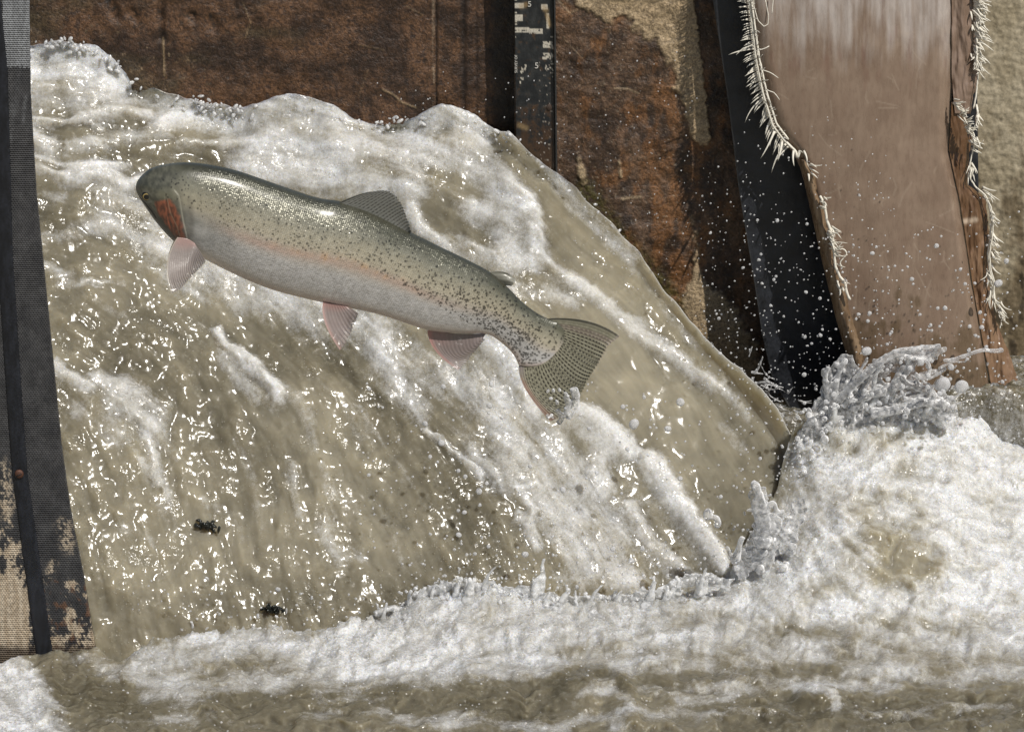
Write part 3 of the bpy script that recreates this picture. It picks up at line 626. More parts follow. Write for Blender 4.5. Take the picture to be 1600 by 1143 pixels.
CONTACT = [(-260, 60), (40, 72), (90, 66), (150, 76), (172, 92), (200, 118), (260, 148), (330, 165), (380, 175), (410, 170), (440, 158), (480, 160), (520, 178), (560, 198), (600, 190), (650, 186), (690, 172), (720, 178), (760, 205), (800, 208),
           (850, 255), (900, 295), (925, 322), (960, 352), (1000, 395), (1040, 450), (1100, 528), (1150, 572), (1190, 608), (1215, 638), (1240, 690), (1256, 745), (1275, 820), (1340, 900)]
RIMY = [(-260, .55), (765, .55), (800, .487), (872, .487), (905, .508), (1040, .505), (1110, .43), (1190, .295), (1250, .215), (1340, .18)]
FOAM_CH = [
 ([(560, 510), (640, 590), (740, 660), (840, 740), (920, 840)], 60, .22), ([(760, 560), (860, 660), (960, 760), (1060, 880)], 55, .22), ([(60, 130), (300, 200), (600, 260), (780, 330)], 75, .13), ([(180, 330), (300, 420), (480, 490)], 45, .2), ([(100, 600), (230, 680), (270, 780)], 40, .14),
 ([(45, 95), (95, 85), (165, 95)], 26, .85), ([(45, 130), (110, 125), (180, 130)], 24, .6), ([(170, 110), (185, 130)], 16, .7), ([(60, 165), (150, 160), (260, 165), (310, 175)], 14, .35), ([(350, 160), (385, 175)], 12, .5),
 ([(50, 215), (75, 228)], 18, .9), ([(120, 185), (190, 172), (230, 180)], 10, .7), ([(50, 190), (130, 190), (160, 200)], 7, .6), ([(110, 230), (200, 215), (260, 205)], 12, .55), ([(260, 195), (300, 172), (350, 185), (400, 190)], 18, .85), ([(420, 175), (460, 168), (500, 180), (530, 200)], 20, .8),
 ([(280, 225), (400, 225), (440, 215)], 8, .5), ([(50, 245), (120, 262), (200, 258)], 6, .45), ([(105, 278), (150, 268), (175, 275)], 15, .85), ([(190, 288), (230, 280)], 10, .85), ([(60, 265), (90, 275)], 8, .5),
 ([(385, 262), (430, 225), (480, 225), (530, 250)], 28, .72), ([(400, 255), (470, 270), (560, 290), (640, 300)], 24, .75), ([(500, 195), (570, 240), (620, 255)], 16, .55),
 ([(560, 200), (630, 225), (660, 240)], 16, .6), ([(650, 210), (690, 185), (730, 200), (750, 225)], 22, .85), ([(650, 250), (720, 245), (770, 280), (810, 320)], 24, .75), ([(740, 200), (790, 195), (800, 215)], 14, .5),
 ([(640, 335), (660, 360), (690, 385)], 12, .95), ([(740, 330), (790, 335), (825, 330)], 18, .75), ([(820, 325), (832, 350), (838, 400)], 16, .95), ([(700, 380), (750, 400), (800, 410)], 18, .65), ([(790, 350), (800, 400)], 25, .6),
 ([(850, 415), (890, 435), (940, 470), (985, 510), (1020, 535), (1060, 560), (1110, 600)], 12, .72), ([(1000, 510), (1040, 545)], 16, .4), ([(880, 290), (900, 320), (940, 350), (990, 400)], 16, .35), ([(840, 250), (870, 275)], 14, .35), ([(1130, 600), (1170, 650)], 9, .45),
 ([(930, 350), (960, 385), (1000, 430), (1050, 500), (1090, 540)], 9, .25), ([(640, 420), (900, 470)], 14, .4),
 ([(170, 320), (205, 340), (240, 365), (255, 385)], 30, .48), ([(60, 320), (100, 300)], 14, .3), ([(55, 375), (100, 365), (170, 350)], 12, .4), ([(260, 395), (320, 440), (370, 455)], 30, .45), ([(330, 415), (400, 432), (460, 455), (520, 478)], 15, .85), ([(400, 460), (470, 490), (520, 510)], 20, .45),
 ([(60, 410), (110, 425)], 12, .45), ([(130, 440), (165, 445)], 8, .4), ([(150, 470), (200, 500)], 8, .2), ([(90, 445), (190, 440)], 6, .25),
 ([(340, 515), (352, 540), (375, 558)], 9, .9), ([(370, 550), (400, 580), (425, 605), (432, 632)], 13, .95), ([(350, 560), (370, 590), (400, 625)], 12, .45),
 ([(85, 572), (115, 590), (140, 605)], 10, .6), ([(155, 590), (200, 605), (240, 630), (258, 640)], 16, .6), ([(180, 625), (215, 645), (240, 665)], 14, .55), ([(225, 670), (240, 710), (250, 750)], 9, .6), ([(120, 640), (165, 650), (185, 685)], 14, .3), ([(220, 720), (262, 770)], 6, .35), ([(262, 780), (270, 830)], 8, .2),
 ([(560, 500), (590, 520), (600, 560)], 24, .5), ([(600, 540), (625, 600), (655, 640)], 22, .55), ([(650, 560), (720, 590), (780, 620)], 24, .42), ([(700, 600), (760, 640), (800, 660)], 20, .4), ([(760, 530), (790, 545), (815, 575)], 20, .95), ([(800, 560), (820, 600), (835, 640)], 13, .85),
 ([(785, 650), (800, 700), (795, 750)], 28, .5), ([(665, 675), (700, 698), (730, 720), (752, 742)], 6, .65), ([(820, 690), (860, 760), (900, 800)], 22, .28), ([(735, 700), (775, 745)], 8, .4), ([(810, 765), (835, 760)], 5, .7),
 ([(835, 765), (870, 800), (890, 850), (920, 890)], 26, .48), ([(808, 810), (826, 812), (836, 850)], 11, .75), ([(820, 780), (832, 800)], 6, .6),
 ([(890, 640), (930, 652), (965, 680), (982, 705)], 15, .95), ([(900, 660), (950, 700)], 18, .5), ([(935, 720), (945, 760)], 15, .9), ([(860, 690), (900, 740), (930, 800), (970, 850)], 18, .35), ([(990, 690), (1010, 720)], 7, .4),
 ([(1015, 720), (1040, 760), (1075, 810), (1105, 850), (1140, 905)], 17, .93), ([(1020, 740), (1060, 800)], 16, .5), ([(985, 790), (1015, 840), (1055, 880), (1090, 905)], 10, .6), ([(1000, 830), (1050, 900)], 9, .35), ([(920, 860), (980, 900)], 22, .45), ([(880, 900), (1000, 910)], 18, .5),
 ([(1130, 660), (1150, 690), (1165, 700)], 9, .3), ([(430, 600), (470, 640), (490, 700)], 14, .22), ([(500, 600), (560, 680)], 18, .18), ([(455, 720), (462, 780), (470, 820)], 9, .45), ([(500, 730), (520, 770)], 10, .3), ([(505, 830), (530, 870), (560, 870)], 16, .38),
 ([(560, 640), (610, 720), (660, 790), (680, 850)], 6, .28), ([(370, 690), (400, 760), (410, 830)], 10, .15), ([(520, 790), (600, 830), (640, 880)], 30, .12), ([(150, 760), (190, 830)], 14, .12), ([(320, 780), (360, 800), (380, 840)], 7, .2),
 ([(200, 830), (260, 850)], 10, .15), ([(240, 680), (330, 560)], 20, .06)]
TONE_CH = [  # patches that darken the water tone; LIGHT_CH makes it paler
 ([(220, 540), (330, 620), (420, 720)], 60, .5), ([(460, 560), (560, 590), (640, 680), (720, 780)], 55, .75), ([(560, 540), (480, 520)], 40, .5), ([(720, 760), (740, 860)], 70, .55), ([(170, 250), (300, 245), (360, 250)], 20, .7), ([(380, 215), (400, 240)], 14, .6), ([(80, 200), (240, 195)], 12, .6), ([(200, 130), (330, 160)], 22, .7),
 ([(60, 320), (130, 380)], 30, .5), ([(690, 330), (760, 370)], 26, .5), ([(1180, 760), (1220, 830)], 50, .5), ([(350, 920), (500, 930), (620, 925)], 40, .5), ([(100, 500), (160, 540), (240, 600)], 25, .5), ([(80, 620), (120, 700)], 25, .4), ([(870, 720), (960, 820)], 22, .35)]
LIGHT_CH = [([(480, 660), (560, 740), (600, 850)], 75, .65), ([(960, 560), (1080, 640), (1150, 740)], 70, .55), ([(250, 880), (420, 860)], 70, .45), ([(350, 470), (250, 420)], 40, .3), ([(920, 420), (1000, 480)], 30, .5), ([(210, 720), (300, 760)], 50, .3)]

def make_chute():
    xs = np.arange(-240, 1335, 1.6); NR = 640
    con = pl(CONTACT, xs) + 4 * fbm(xs / 30, xs * 0 + .7, 610, 4, .55)
    fr = 70
    d = np.concatenate([np.linspace(-60, 0, fr, endpoint=False)[:, None] + 0 * con[None, :], np.linspace(0, 1, NR)[:, None] ** 0.97 * (1035 - con)[None, :]])
    X = np.broadcast_to(xs[None, :], d.shape).copy(); Yp = con[None, :] + d
    pyv = con[None, :] + np.maximum(d, 0)
    wr_ = sstep(10, 160, np.maximum(d, 0)); rim = gsm(pl(RIMY, xs), 8)[None, :] * (1 - wr_) * (1 - sstep(880, 960, xs)) + gsm(pl(RIMY, xs), 60)[None, :] * (1 - wr_) * sstep(880, 960, xs) + gsm(pl(RIMY, xs), 60)[None, :] * wr_
    cs = gsm(pl(CONTACT, xs), 45)[None, :]
    dep = rim - 0.00065 * (pyv - cs) * sstep(0, 60, np.maximum(d, 0)) - .00065 * 0
    dep = np.minimum(dep, rim - .00022 * np.maximum(d, 0))
    dep = np.where(dep < .02, .02 - (.02 - dep) * .6, dep)
    P = at(X, pyv, dep)
    q = np.maximum(-d, 0)
    P[..., 1] += q * .0009; P[..., 2] -= q * q * .00003 + q * .0017
    nf = gs(N_f, X, Yp); nm = gs(N_m, X, Yp); nc = gs(N_c, X, Yp)
    g1 = 9 * fbm(X / 30, Yp / 30, 612, 4, .6); g2 = 9 * fbm(X / 30, Yp / 30, 617, 4, .6)
    F = strokes(X + g1, Yp + g2, FOAM_CH)
    calm = strokes(X, Yp, [([(930, 560), (1080, 700), (1150, 800)], 110, .92)])
    tex = .045 * nf + .11 * nm + .12 * fbm(X / 20, Yp / 20, 620, 3, .6) + .24 * fbm(X / 55, Yp / 55, 626, 3)
    foam = np.clip(F * .95 + tex * (.16 + 1.1 * np.sqrt(F)) * (1 - .8 * calm) - .03, 0, 1.2)
    lump = fbm(X / 110, Yp / 110, 630, 3)
    bil = fbm(X / 44 + .08 * nc, Yp / 50, 634, 3, .42)
    up = sstep(330, 120, Yp) * .6
    H = .012 * lump + (.0006 * nc + .0060 * bil + .0012 * fbm(X / 20 + .6 * bil, Yp / 20, 636, 2, .5) + .0003 * fbm(X / 9, Yp / 9, 640, 2, .5)) * (1 - .72 * calm)
    H += .007 * sstep(.2, 1, F) + up * .008 * fbm(X / 60, Yp / 26, 644, 3)
    # the big folds where the stream turns over
    H += .022 * strokes(X, Yp, [([(430, 175), (500, 180), (560, 240), (640, 280)], 45, .9)]) + .018 * strokes(X, Yp, [([(690, 195), (760, 250), (830, 350)], 42, .9)])
    H += .014 * strokes(X, Yp, [([(480, 620), (560, 660), (620, 750), (670, 880)], 50, .8)]) + .008 * strokes(X + g1, Yp + g2, [([(1020, 720), (1080, 800), (1130, 890)], 26, .9), ([(900, 650), (970, 690)], 24, .9), ([(375, 560), (425, 620)], 20, .9)])
    H *= sstep(-60, 6, d)
    N = np.array([.12, -.55, .826])[None, None]
    P = P + N * H[..., None]
    tone = np.clip(.56 + .22 * lump + .05 * nc + .20 * fbm(X / 34 + .5 * bil, Yp / 40, 650, 4, .55) - .45 * strokes(X, Yp, TONE_CH) + .45 * strokes(X, Yp, LIGHT_CH) + .05 * nf, 0, 1)
    chop = np.clip(.06 + 2.6 * fbm(X / 60, Yp / 60, 660, 3), .06, 1.2) * (1 - .88 * calm) * (1 - .5 * sstep(360, 200, Yp))
    grid_obj('chute_water', P, M_WATER, {'foam': foam, 'tone': tone, 'chop': chop, 'bub': -.45 * calm + .10 * fbm(X / 60, Yp / 60, 665, 3) - .04, 'spark': .42 + 0 * X}, kind='structure')
make_chute()

# ================================================================== WATER : pool and boil
ctrl_p = [(0, 1080, .6, .8), (200, 1080, 1, -.1), (500, 1020, 1, -.2), (700, 960, .5, -.8), (800, 1040, 1, .1), (1000, 980, 1, -.3), (1100, 1080, 1, 0), (1200, 800, -.5, .8), (1250, 900, .3, 1), (1350, 700, .7, -.7), (1400, 820, 1, .35), (1500, 760, 1, .5),
          (1550, 900, 1, .3), (1300, 1000, 1, .1), (1500, 1080, 1, 0), (600, 1110, 1, -.1), (1480, 660, 1, .3)]
VX, VY = flow_field(ctrl_p)
Q_f = lic(VX, VY, rng.normal(size=GXX.shape), 6); Q_m = lic(VX, VY, blur(rng.normal(size=GXX.shape), 5), 12)
CREST = [(-260, 1040), (0, 1036), (40, 1022), (75, 1018), (150, 1016), (185, 1032), (205, 1020), (235, 1000), (280, 990), (330, 985), (420, 975), (470, 985), (520, 978), (560, 968), (620, 955), (640, 938), (665, 915), (690, 912), (740, 906), (790, 920), (830, 915), (880, 938), (930, 932),
         (1000, 930), (1040, 915), (1060, 902), (1110, 898), (1138, 905), (1148, 870), (1160, 850), (1185, 812), (1200, 790), (1214, 765), (1226, 705), (1243, 668), (1275, 650), (1310, 640), (1340, 625), (1380, 612), (1420, 622), (1450, 640), (1480, 650), (1530, 664), (1556, 690), (1600, 706), (1860, 715)]
YCR = [(-260, .05), (1000, .05), (1110, .10), (1190, .225), (1250, .285), (1340, .285), (1450, .30), (1600, .32), (1860, .33)]
FOAM_PO = [
 ([(360, 1125), (600, 1110)], 10, .3), ([(880, 1125), (1100, 1110), (1250, 1120)], 9, .35), ([(1330, 1120), (1600, 1100)], 9, .4), ([(1000, 1075), (1400, 1070)], 9, .35), ([(150, 1120), (300, 1125)], 9, .3), ([(-50, 1200), (1700, 1200)], 40, .2),
 ([(200, 1010), (500, 1000), (900, 980), (1200, 960)], 70, .22), ([(1000, 1000), (1300, 1010), (1620, 1000)], 40, .3), ([(620, 1125), (760, 1118), (850, 1130)], 12, .3), ([(130, 1040), (200, 1070), (330, 1100)], 22, .22), ([(1380, 1080), (1480, 1095)], 12, .25), ([(500, 1095), (600, 1090)], 8, .3),
 ([(-60, 1060), (10, 1060), (40, 1075), (60, 1110), (70, 1180)], 34, .97), ([(-40, 1110), (20, 1130), (40, 1200)], 50, .97), ([(215, 1035), (300, 1012), (400, 1003), (480, 1003)], 20, .70), ([(240, 1075), (350, 1070), (480, 1055), (560, 1055)], 26, .42),
 ([(300, 1000), (330, 990)], 12, .8), ([(500, 1000), (600, 985), (680, 950), (740, 930), (830, 945)], 34, .88), ([(560, 1040), (680, 1010), (800, 1000), (850, 1010)], 38, .85), ([(640, 1060), (760, 1055), (870, 1040)], 20, .6), ([(860, 950), (900, 960)], 28, .6),
 ([(900, 970), (1000, 950), (1080, 930), (1130, 925)], 26, .62), ([(920, 1000), (1040, 985), (1120, 990)], 22, .45), ([(960, 1035), (1100, 1030)], 18, .42), ([(900, 1090), (960, 1080), (985, 1110), (960, 1135)], 9, .6), ([(930, 1060), (970, 1060)], 20, .4),
 ([(680, 1130), (800, 1125), (880, 1140)], 10, .35), ([(100, 1030), (180, 1045), (170, 1080)], 10, .3), ([(1060, 1095), (1150, 1085)], 7, .45), ([(1250, 1075), (1285, 1080), (1305, 1100)], 14, .92), ([(1320, 1040), (1420, 1050), (1500, 1070)], 12, .45), ([(1110, 1050), (1240, 1060)], 9, .4), ([(1500, 1050), (1600, 1045)], 14, .4),
 ([(1165, 880), (1175, 930), (1210, 950)], 30, .97), ([(1190, 840), (1230, 820), (1260, 790)], 30, .92), ([(1220, 900), (1280, 870), (1300, 840)], 44, .88), ([(1260, 720), (1300, 760), (1350, 750)], 34, .8), ([(1280, 690), (1330, 670), (1400, 650)], 26, .55), ([(1330, 720), (1420, 740), (1480, 770)], 36, .72), ([(1420, 650), (1500, 665), (1550, 685)], 26, .85),
 ([(1500, 700), (1560, 760), (1620, 800)], 46, .82), ([(1440, 700), (1470, 730)], 22, .9), ([(1400, 800), (1480, 860), (1540, 900)], 36, .75), ([(1470, 790), (1540, 830)], 34, .88), ([(1540, 860), (1640, 880)], 40, .92), ([(1300, 950), (1400, 940), (1500, 950), (1620, 950)], 24, .88), ([(1240, 960), (1320, 960)], 20, .7),
 ([(1500, 920), (1560, 900), (1600, 910)], 34, .95), ([(1390, 990), (1480, 1000), (1560, 990)], 16, .5), ([(1150, 980), (1220, 1000), (1300, 1010)], 20, .42), ([(1300, 985), (1370, 975)], 12, .5), ([(1600, 700), (1860, 900)], 90, .7), ([(1580, 985), (1860, 1010)], 30, .6), ([(1350, 870), (1330, 920)], 20, .5)]
DARK_PO = [([(230, 1105), (420, 1085), (640, 1075)], 12, .5), ([(860, 1075), (900, 1058), (950, 1055), (975, 1075)], 12, .9), ([(1000, 1065), (1120, 1055), (1300, 1045)], 10, .6), ([(560, 1020), (600, 1035)], 10, .4), ([(1060, 965), (1110, 972)], 14, .5), ([(380, 1035), (450, 1045)], 14, .4),([(1340, 850), (1420, 850), (1440, 880)], 34, .5), ([(1200, 980), (1290, 990), (1320, 1010)], 24, .7), ([(330, 1120), (600, 1100), (900, 1060)], 26, .35), ([(900, 1065), (940, 1050)], 15, .8), ([(100, 1060), (200, 1100)], 40, .8), ([(1150, 1120), (1600, 1110)], 30, .6), ([(1290, 690), (1330, 700)], 12, .9), ([(740, 1100), (850, 1110)], 30, .6)]
def make_pool():
    xs = np.arange(-200, 1800, 1.7); NR = 400; fr = 60
    sp = np.clip(fbm(xs / 11, xs * 0 + 4.4, 700, 3, .65), -.2, 1)
    amp = np.interp(xs, [0, 160, 220, 620, 900, 1000, 1140, 1250, 1400, 1500, 1600], [2, 2, 12, 16, 20, 18, 12, 22, 24, 8, 5])
    con = pl(CREST, xs) + 5 * fbm(xs / 35, xs * 0 + .7, 710, 3) - amp * sp
    d = np.concatenate([np.linspace(-110, 0, fr, endpoint=False)[:, None] + 0 * con[None, :], np.linspace(0, 1, NR)[:, None] * (1330 - con)[None, :]])
    X = np.broadcast_to(xs[None, :], d.shape).copy(); Yp = con[None, :] + d; pyv = con[None, :] + np.maximum(d, 0)
    sm = gsm(pl(CREST, xs), 22)[None, :] + 0 * d
    yc = gsm(pl(YCR, xs), 40)[None, :] + 0 * d
    flat = -.002 * (pyv - 950)
    t = np.clip((980 - pyv) / np.maximum(980 - sm, 20), 0, 1)
    mnd = (yc) * t + (-.06) * (1 - t)
    Yd = np.where(pyv < 980, np.where(sm < 960, mnd, -.06 + (yc + .06) * np.clip((980 - pyv) / 60, 0, 1)), flat)
    P = at(X, pyv, Yd)
    q = np.maximum(-d, 0)
    P[..., 1] += q * .0011; P[..., 2] -= q * q * .000016 + q * .0010
    nf = gs(Q_f, X, Yp); nm = gs(Q_m, X, Yp)
    g1 = 16 * fbm(X / 45, Yp / 30, 721, 4, .6); g2 = 13 * fbm(X / 45, Yp / 30, 727, 4, .6)
    F = strokes(X + g1, Yp + g2, FOAM_PO); D = strokes(X + g1, Yp + g2, DARK_PO)
    wx = X + 22 * fbm(X / 50, Yp / 50, 720, 3); wy = Yp + 22 * fbm(X / 50, Yp / 50, 725, 3)
    zone = sstep(1110, 1000, Yp - .02 * X * 0); boil = sstep(1120, 1260, X) * sstep(1010, 940, Yp)
    tex = .05 * nf + .12 * nm + .16 * fbm(wx / 20, wy / 15, 730, 4, .6) + .28 * fbm(wx / 60, wy / 42, 736, 3)
    foam = np.clip(F * (1 + .06 * boil) + tex * (.40 + .95 * np.sqrt(F)) - .45 * D, 0, 1.2)
    b1 = billow(wx / 56, wy / 46, 740, 3, .42); b2 = billow(wx / 17, wy / 12, 745, 4, .55); f1 = fbm(X / 8, Yp / 6, 750, 3, .6)
    H = .014 * boil * fbm(wx / 85, wy / 70, 742, 3, .45) + .0055 * boil * fbm(wx / 34, wy / 22, 744, 3, .5) + .0012 * boil * nm + (.003 + .012 * zone - .0060 * boil) * b1 + (.0010 + .0004 * zone - .0004 * boil) * b2 + (.0004) * f1 + .0003 * nm
    ripple = fbm(wx / 85, wy / 17, 755, 3, .42)
    H += (.0170 * ripple + .0022 * fbm(wx / 24, wy / 12, 757, 2)) * (1 - .8 * zone)
    H += .020 * strokes(X, Yp, [([(900, 1075), (960, 1070), (985, 1115)], 26, .9), ([(1260, 1085), (1295, 1090)], 18, .9), ([(640, 1070), (760, 1065), (880, 1055)], 24, .5)])
    H += .022 * strokes(X, Yp, [([(1350, 850), (1420, 850)], 90, .8), ([(1520, 720), (1600, 760)], 60, .8)])
    H *= sstep(-100, 4, d)
    N = np.array([.12, -.55, .826])[None, None]
    P = P + N * H[..., None]
    tone = np.clip(.34 + .30 * boil + .25 * zone + .15 * fbm(wx / 60, wy / 40, 760, 3) - .4 * D * (1 - boil * .7), 0, 1)
    chop = np.clip(.75 + .8 * fbm(wx / 60, wy / 30, 770, 3), .3, 1.2) * (1 - .45 * boil)
    grid_obj('pool_water', P, M_WATER, {'foam': foam, 'tone': tone, 'chop': chop, 'bub': -.12 + .25 * sstep(.1, .6, foam) + .25 * fbm(wx / 40, wy / 25, 775, 3), 'spark': .85 + 0 * X}, kind='structure')
    return P, foam
POOL, POOL_FOAM = make_pool()

# tail water lying against the walls behind the boil, and the pool floor beyond the frame
def make_back():
    z0 = at(1560, 622, .45)[2]
    x = np.arange(.392, 1.25, .0016); y = np.arange(.24, .62, .0020)
    X, Y = np.meshgrid(x, y)
    za, zb = at(1560, 606, .335)[2], at(1560, 556, .555)[2]; k = sstep(.50, .66, X)
    Z = z0 * (1 - k) + (za + (zb - za) * (Y - .335) / .22) * k + .010 * fbm(X / .05, Y / .03, 800, 4, .6) + .004 * billow(X / .02, Y / .015, 804, 3) + .0015 * fbm(X / .008, Y / .008, 806, 2) - .10 * sstep(.40, .33, Y) * (1 - k) - .17 * sstep(.345, .25, Y + .014 * fbm(X / .06, Y / .05, 819, 2)) * k
    P = np.stack([X, Y, Z], -1)
    foam = np.clip(.18 + .12 * sstep(.345, .30, Y) + .55 * fbm(X / .03, Y / .02, 810, 5, .65) + .25 * sstep(.45, .56, X) * sstep(.5, .58, Y), 0, 1) * sstep(.25, .42, X)
    tone = np.clip(.02 + .3 * fbm(X / .06, Y / .03, 815, 3), 0, 1)
    grid_obj('back_water', P[:, ::1], M_WATER, {'foam': foam, 'tone': tone, 'chop': tone * 0 + 1., 'bub': tone * 0, 'spark': tone * 0 + .8}, kind='structure')
make_back()
def make_ground():
    z = POOL[..., 2].min() - .30
    n = 40; x = np.linspace(-60, 60, n); X, Y = np.meshgrid(x, x)
    P = np.stack([X, Y, np.full(X.shape, z)], -1)
    grid_obj('channel_bed', P[::-1], mat_simple('stream_bed', (.26, .235, .18), .8, bscale=3, bdist=.02), kind='structure')
make_ground()

# ================================================================== TROUT
def cat(pts, n=1500):
    p = np.array(pts, float); d = np.hypot(*np.diff(p, axis=0).T) ** .5; t = np.concatenate([[0], np.cumsum(d)])
    m = np.zeros_like(p); m[1:-1] = (p[2:] - p[:-2]) / (t[2:] - t[:-2])[:, None]; m[0] = (p[1] - p[0]) / (t[1] - t[0]); m[-1] = (p[-1] - p[-2]) / (t[-1] - t[-2])
    q = np.linspace(0, t[-1], n); i = np.clip(np.searchsorted(t, q, 'right') - 1, 0, len(p) - 2); h = (t[i + 1] - t[i]); s = ((q - t[i]) / h)[:, None]; h = h[:, None]
    r = (2 * s**3 - 3 * s**2 + 1) * p[i] + (s**3 - 2 * s**2 + s) * h * m[i] + (-2 * s**3 + 3 * s**2) * p[i + 1] + (s**3 - s**2) * h * m[i + 1]
    L = np.concatenate([[0], np.cumsum(np.hypot(*np.diff(r, axis=0).T))]); return r, L
def arcs(pts, u):
    r, L = cat(pts); q = u * L[-1]
    return np.stack([np.interp(q, L, r[:, 0]), np.interp(q, L, r[:, 1])], -1)
TOP = [(212, 292), (214, 284), (220, 276), (232, 266), (248, 260), (274, 256), (300, 256), (337, 261), (374, 270), (426, 288), (479, 306), (505, 313), (532, 317), (580, 333), (641, 364), (690, 388), (742, 413), (770, 429), (795, 451), (816, 472), (840, 490), (861, 500), (872, 503)]
BOT = [(212, 292), (213, 298), (218, 307), (226, 319), (237, 335), (253, 355), (274, 376), (295, 388), (316, 400), (347, 416), (387, 435), (426, 450), (466, 461), (505, 470), (557, 481), (595, 490), (637, 504), (669, 514), (715, 519), (760, 521), (784, 535), (802, 553), (811, 571)]
YF = -0.97
def fishY(px): return YF + .00004 * (px - 500) + .030 * np.sin((px - 300) / 330.) * sstep(250, 900, px)
def trout():
    root = add('rainbow_trout', None, label='leaping spotted silver trout with a pink side stripe, in mid-air above the rushing water', category='fish')
    NRG, K = 780, 320
    s = np.linspace(0, 1, NRG) ; u = s ** 1.12
    T = arcs(TOP, u); B = arcs(BOT, u)
    ext = 26; w_ = np.linspace(0, 1, ext + 1)[1:]
    mid = (T + B) / 2; hv = (T - B) / 2
    mid = np.concatenate([mid, np.stack([mid[-1, 0] + 30 * w_, mid[-1, 1] + 14 * w_], -1)])
    hv = np.concatenate([hv, hv[-1][None] * np.sqrt(1 - .93 * w_**2)[:, None] * .95])
    uu = np.concatenate([u, 1 + w_ * .03])
    hh = np.hypot(hv[:, 0], hv[:, 1])
    wr = np.interp(uu, [0, .03, .10, .2, .4, .6, .8, .95, 1.0, 1.03], [.80, .72, .60, .55, .53, .50, .46, .36, .22, .05])
    hw = hh * wr * np.where(uu > 1, 1, 1)
    th = np.linspace(0, 2 * math.pi, K, endpoint=False)     # 0 top, pi bottom; near side sin>0
    ct, st = np.cos(th), np.sin(th)
    a_ = ct[None, :]; b_ = np.sign(st) * np.abs(st) ** .88
    X = mid[:, 0][:, None] + hv[:, 0][:, None] * a_; Y = mid[:, 1][:, None] + hv[:, 1][:, None] * a_
    off = hw[:, None] * b_[None, :]                           # pixels towards camera
    h = (1 - a_) / 2 + 0 * X
    U = uu[:, None] + 0 * X
    arc = np.concatenate([[0], np.cumsum(np.hypot(*np.diff(mid, axis=0).T))])[:, None] + 0 * X
    # relief : gill cover, cheek, mouth, eye socket (same on both sides)
    gill = [(276, 284), (283, 292), (287, 311), (292, 335), (297, 358), (297, 374)]
    gy = np.clip(Y, 284, 374); gx = np.interp(gy, [p[1] for p in gill], [p[0] for p in gill])
    inside = sstep(0, 1, (gx - X) / 3.0)
    side = np.abs(b_)[None, :] ** 1.5
    cov = inside * sstep(-26, -6, -(gx - X)) if False else sstep(0, 3, gx - X) * sstep(46, 10, gx - X) * sstep(278, 292, Y) * sstep(400, 372, Y)
    off = off + np.sign(b_)[None, :] * side * 1.3 * cov
    pre = strokes(X, Y, [([(262, 296), (266, 330), (276, 360)], 1.6, .9)]); off -= np.sign(b_)[None, :] * side * 1.0 * pre
    mouth = strokes(X, Y, [([(209, 296), (219, 303), (230, 312), (240, 322), (246, 332)], 1.5, 1.0)]); off -= np.sign(b_)[None, :] * side * 2.2 * mouth
    jaw = strokes(X, Y, [([(217, 299), (231, 309), (243, 322)], 4, .8)]); off += np.sign(b_)[None, :] * side * 1.0 * jaw
    sock = strokes(X, Y, [([(231, 300)], 8, .9)]); off -= np.sign(b_)[None, :] * side * .9 * sock
    P = at(X, Y, fishY(X)); P[..., 1] -= off * .00064
    nf = fbm(arc / 7, h * 30, 900, 3); n1 = fbm(arc / 45, h * 5, 905, 3); n2 = fbm(arc / 16, h * 9, 909, 3)
    # colours down the flank
    hk = [0, .07, .16, .28, .40, .50, .62, .80, .93, 1.0]
    ck = np.array([(.050, .050, .034), (.075, .075, .052), (.17, .165, .125), (.28, .26, .195), (.34, .31, .235), (.36, .33, .28), (.36, .355, .34), (.38, .375, .365), (.48, .45, .42), (.55, .50, .46)])
    hx = np.clip(h + .03 * n1, 0, 1); c = np.stack([np.interp(hx, hk, ck[:, i]) for i in range(3)], -1)
    c = c * np.array([1.50, 1.49, 1.51]) * (1 + .24 * nf + .17 * n2)[..., None]
    front = sstep(.34, .10, U)
    c = lerp3(c, c * np.array([.62, .62, .58]), front * sstep(.95, .75, h))
    c = lerp3(c, (.115, .125, .115), front * sstep(.38, .55, h) * sstep(.9, .7, h) * sstep(-.4, .3, n1 + .1) * .65)
    pk = np.exp(-((h - .50 - .03 * np.sin(U * 9)) / .055) ** 2) * sstep(.2, .34, U) * sstep(.88, .62, U) * (.62 + .5 * n2)
    c = lerp3(c, (.56, .27, .20), np.clip(pk, 0, 1) * .50)
    yel = np.exp(-((h - .46) / .05) ** 2) * sstep(.3, .5, U) * sstep(.75, .6, U) * sstep(.0, .4, n2); c = lerp3(c, (.58, .36, .14), np.clip(yel, 0, 1) * .4)
    pkb = sstep(.86, .95, h) * sstep(.15, .3, U); c = lerp3(c, (.52, .36, .32), pkb * .35)
    hyp = strokes(X, Y, [([(826, 570), (850, 576), (868, 558), (880, 538)], 7, .8)]); c = lerp3(c, (.55, .47, .44), hyp * (.35 + .4 * nf))
    white = strokes(X, Y, [([(668, 512), (690, 505), (720, 515)], 8, .6)]); c = lerp3(c, (.58, .54, .50), white)
    # head
    hd = sstep(22, -12, X - np.interp(Y, [250, 284, 311, 335, 374, 400], [268, 276, 287, 292, 297, 300]))
    hn = fbm(X / 9, Y / 9, 915, 4)
    hc = lerp3((.050, .050, .036), (.115, .112, .082), sstep(-.4, .5, hn + (Y - 300) / 200. * 0))
    hc = lerp3(hc, (.022, .023, .024), sstep(-14, 6, (Y - (292 + (X - 212) * .98)) + 5 * hn - 6) * .85)
    hc = lerp3(hc, (.17, .16, .105), strokes(X, Y, [([(258, 292), (272, 290)], 9, .7)]) * .8)
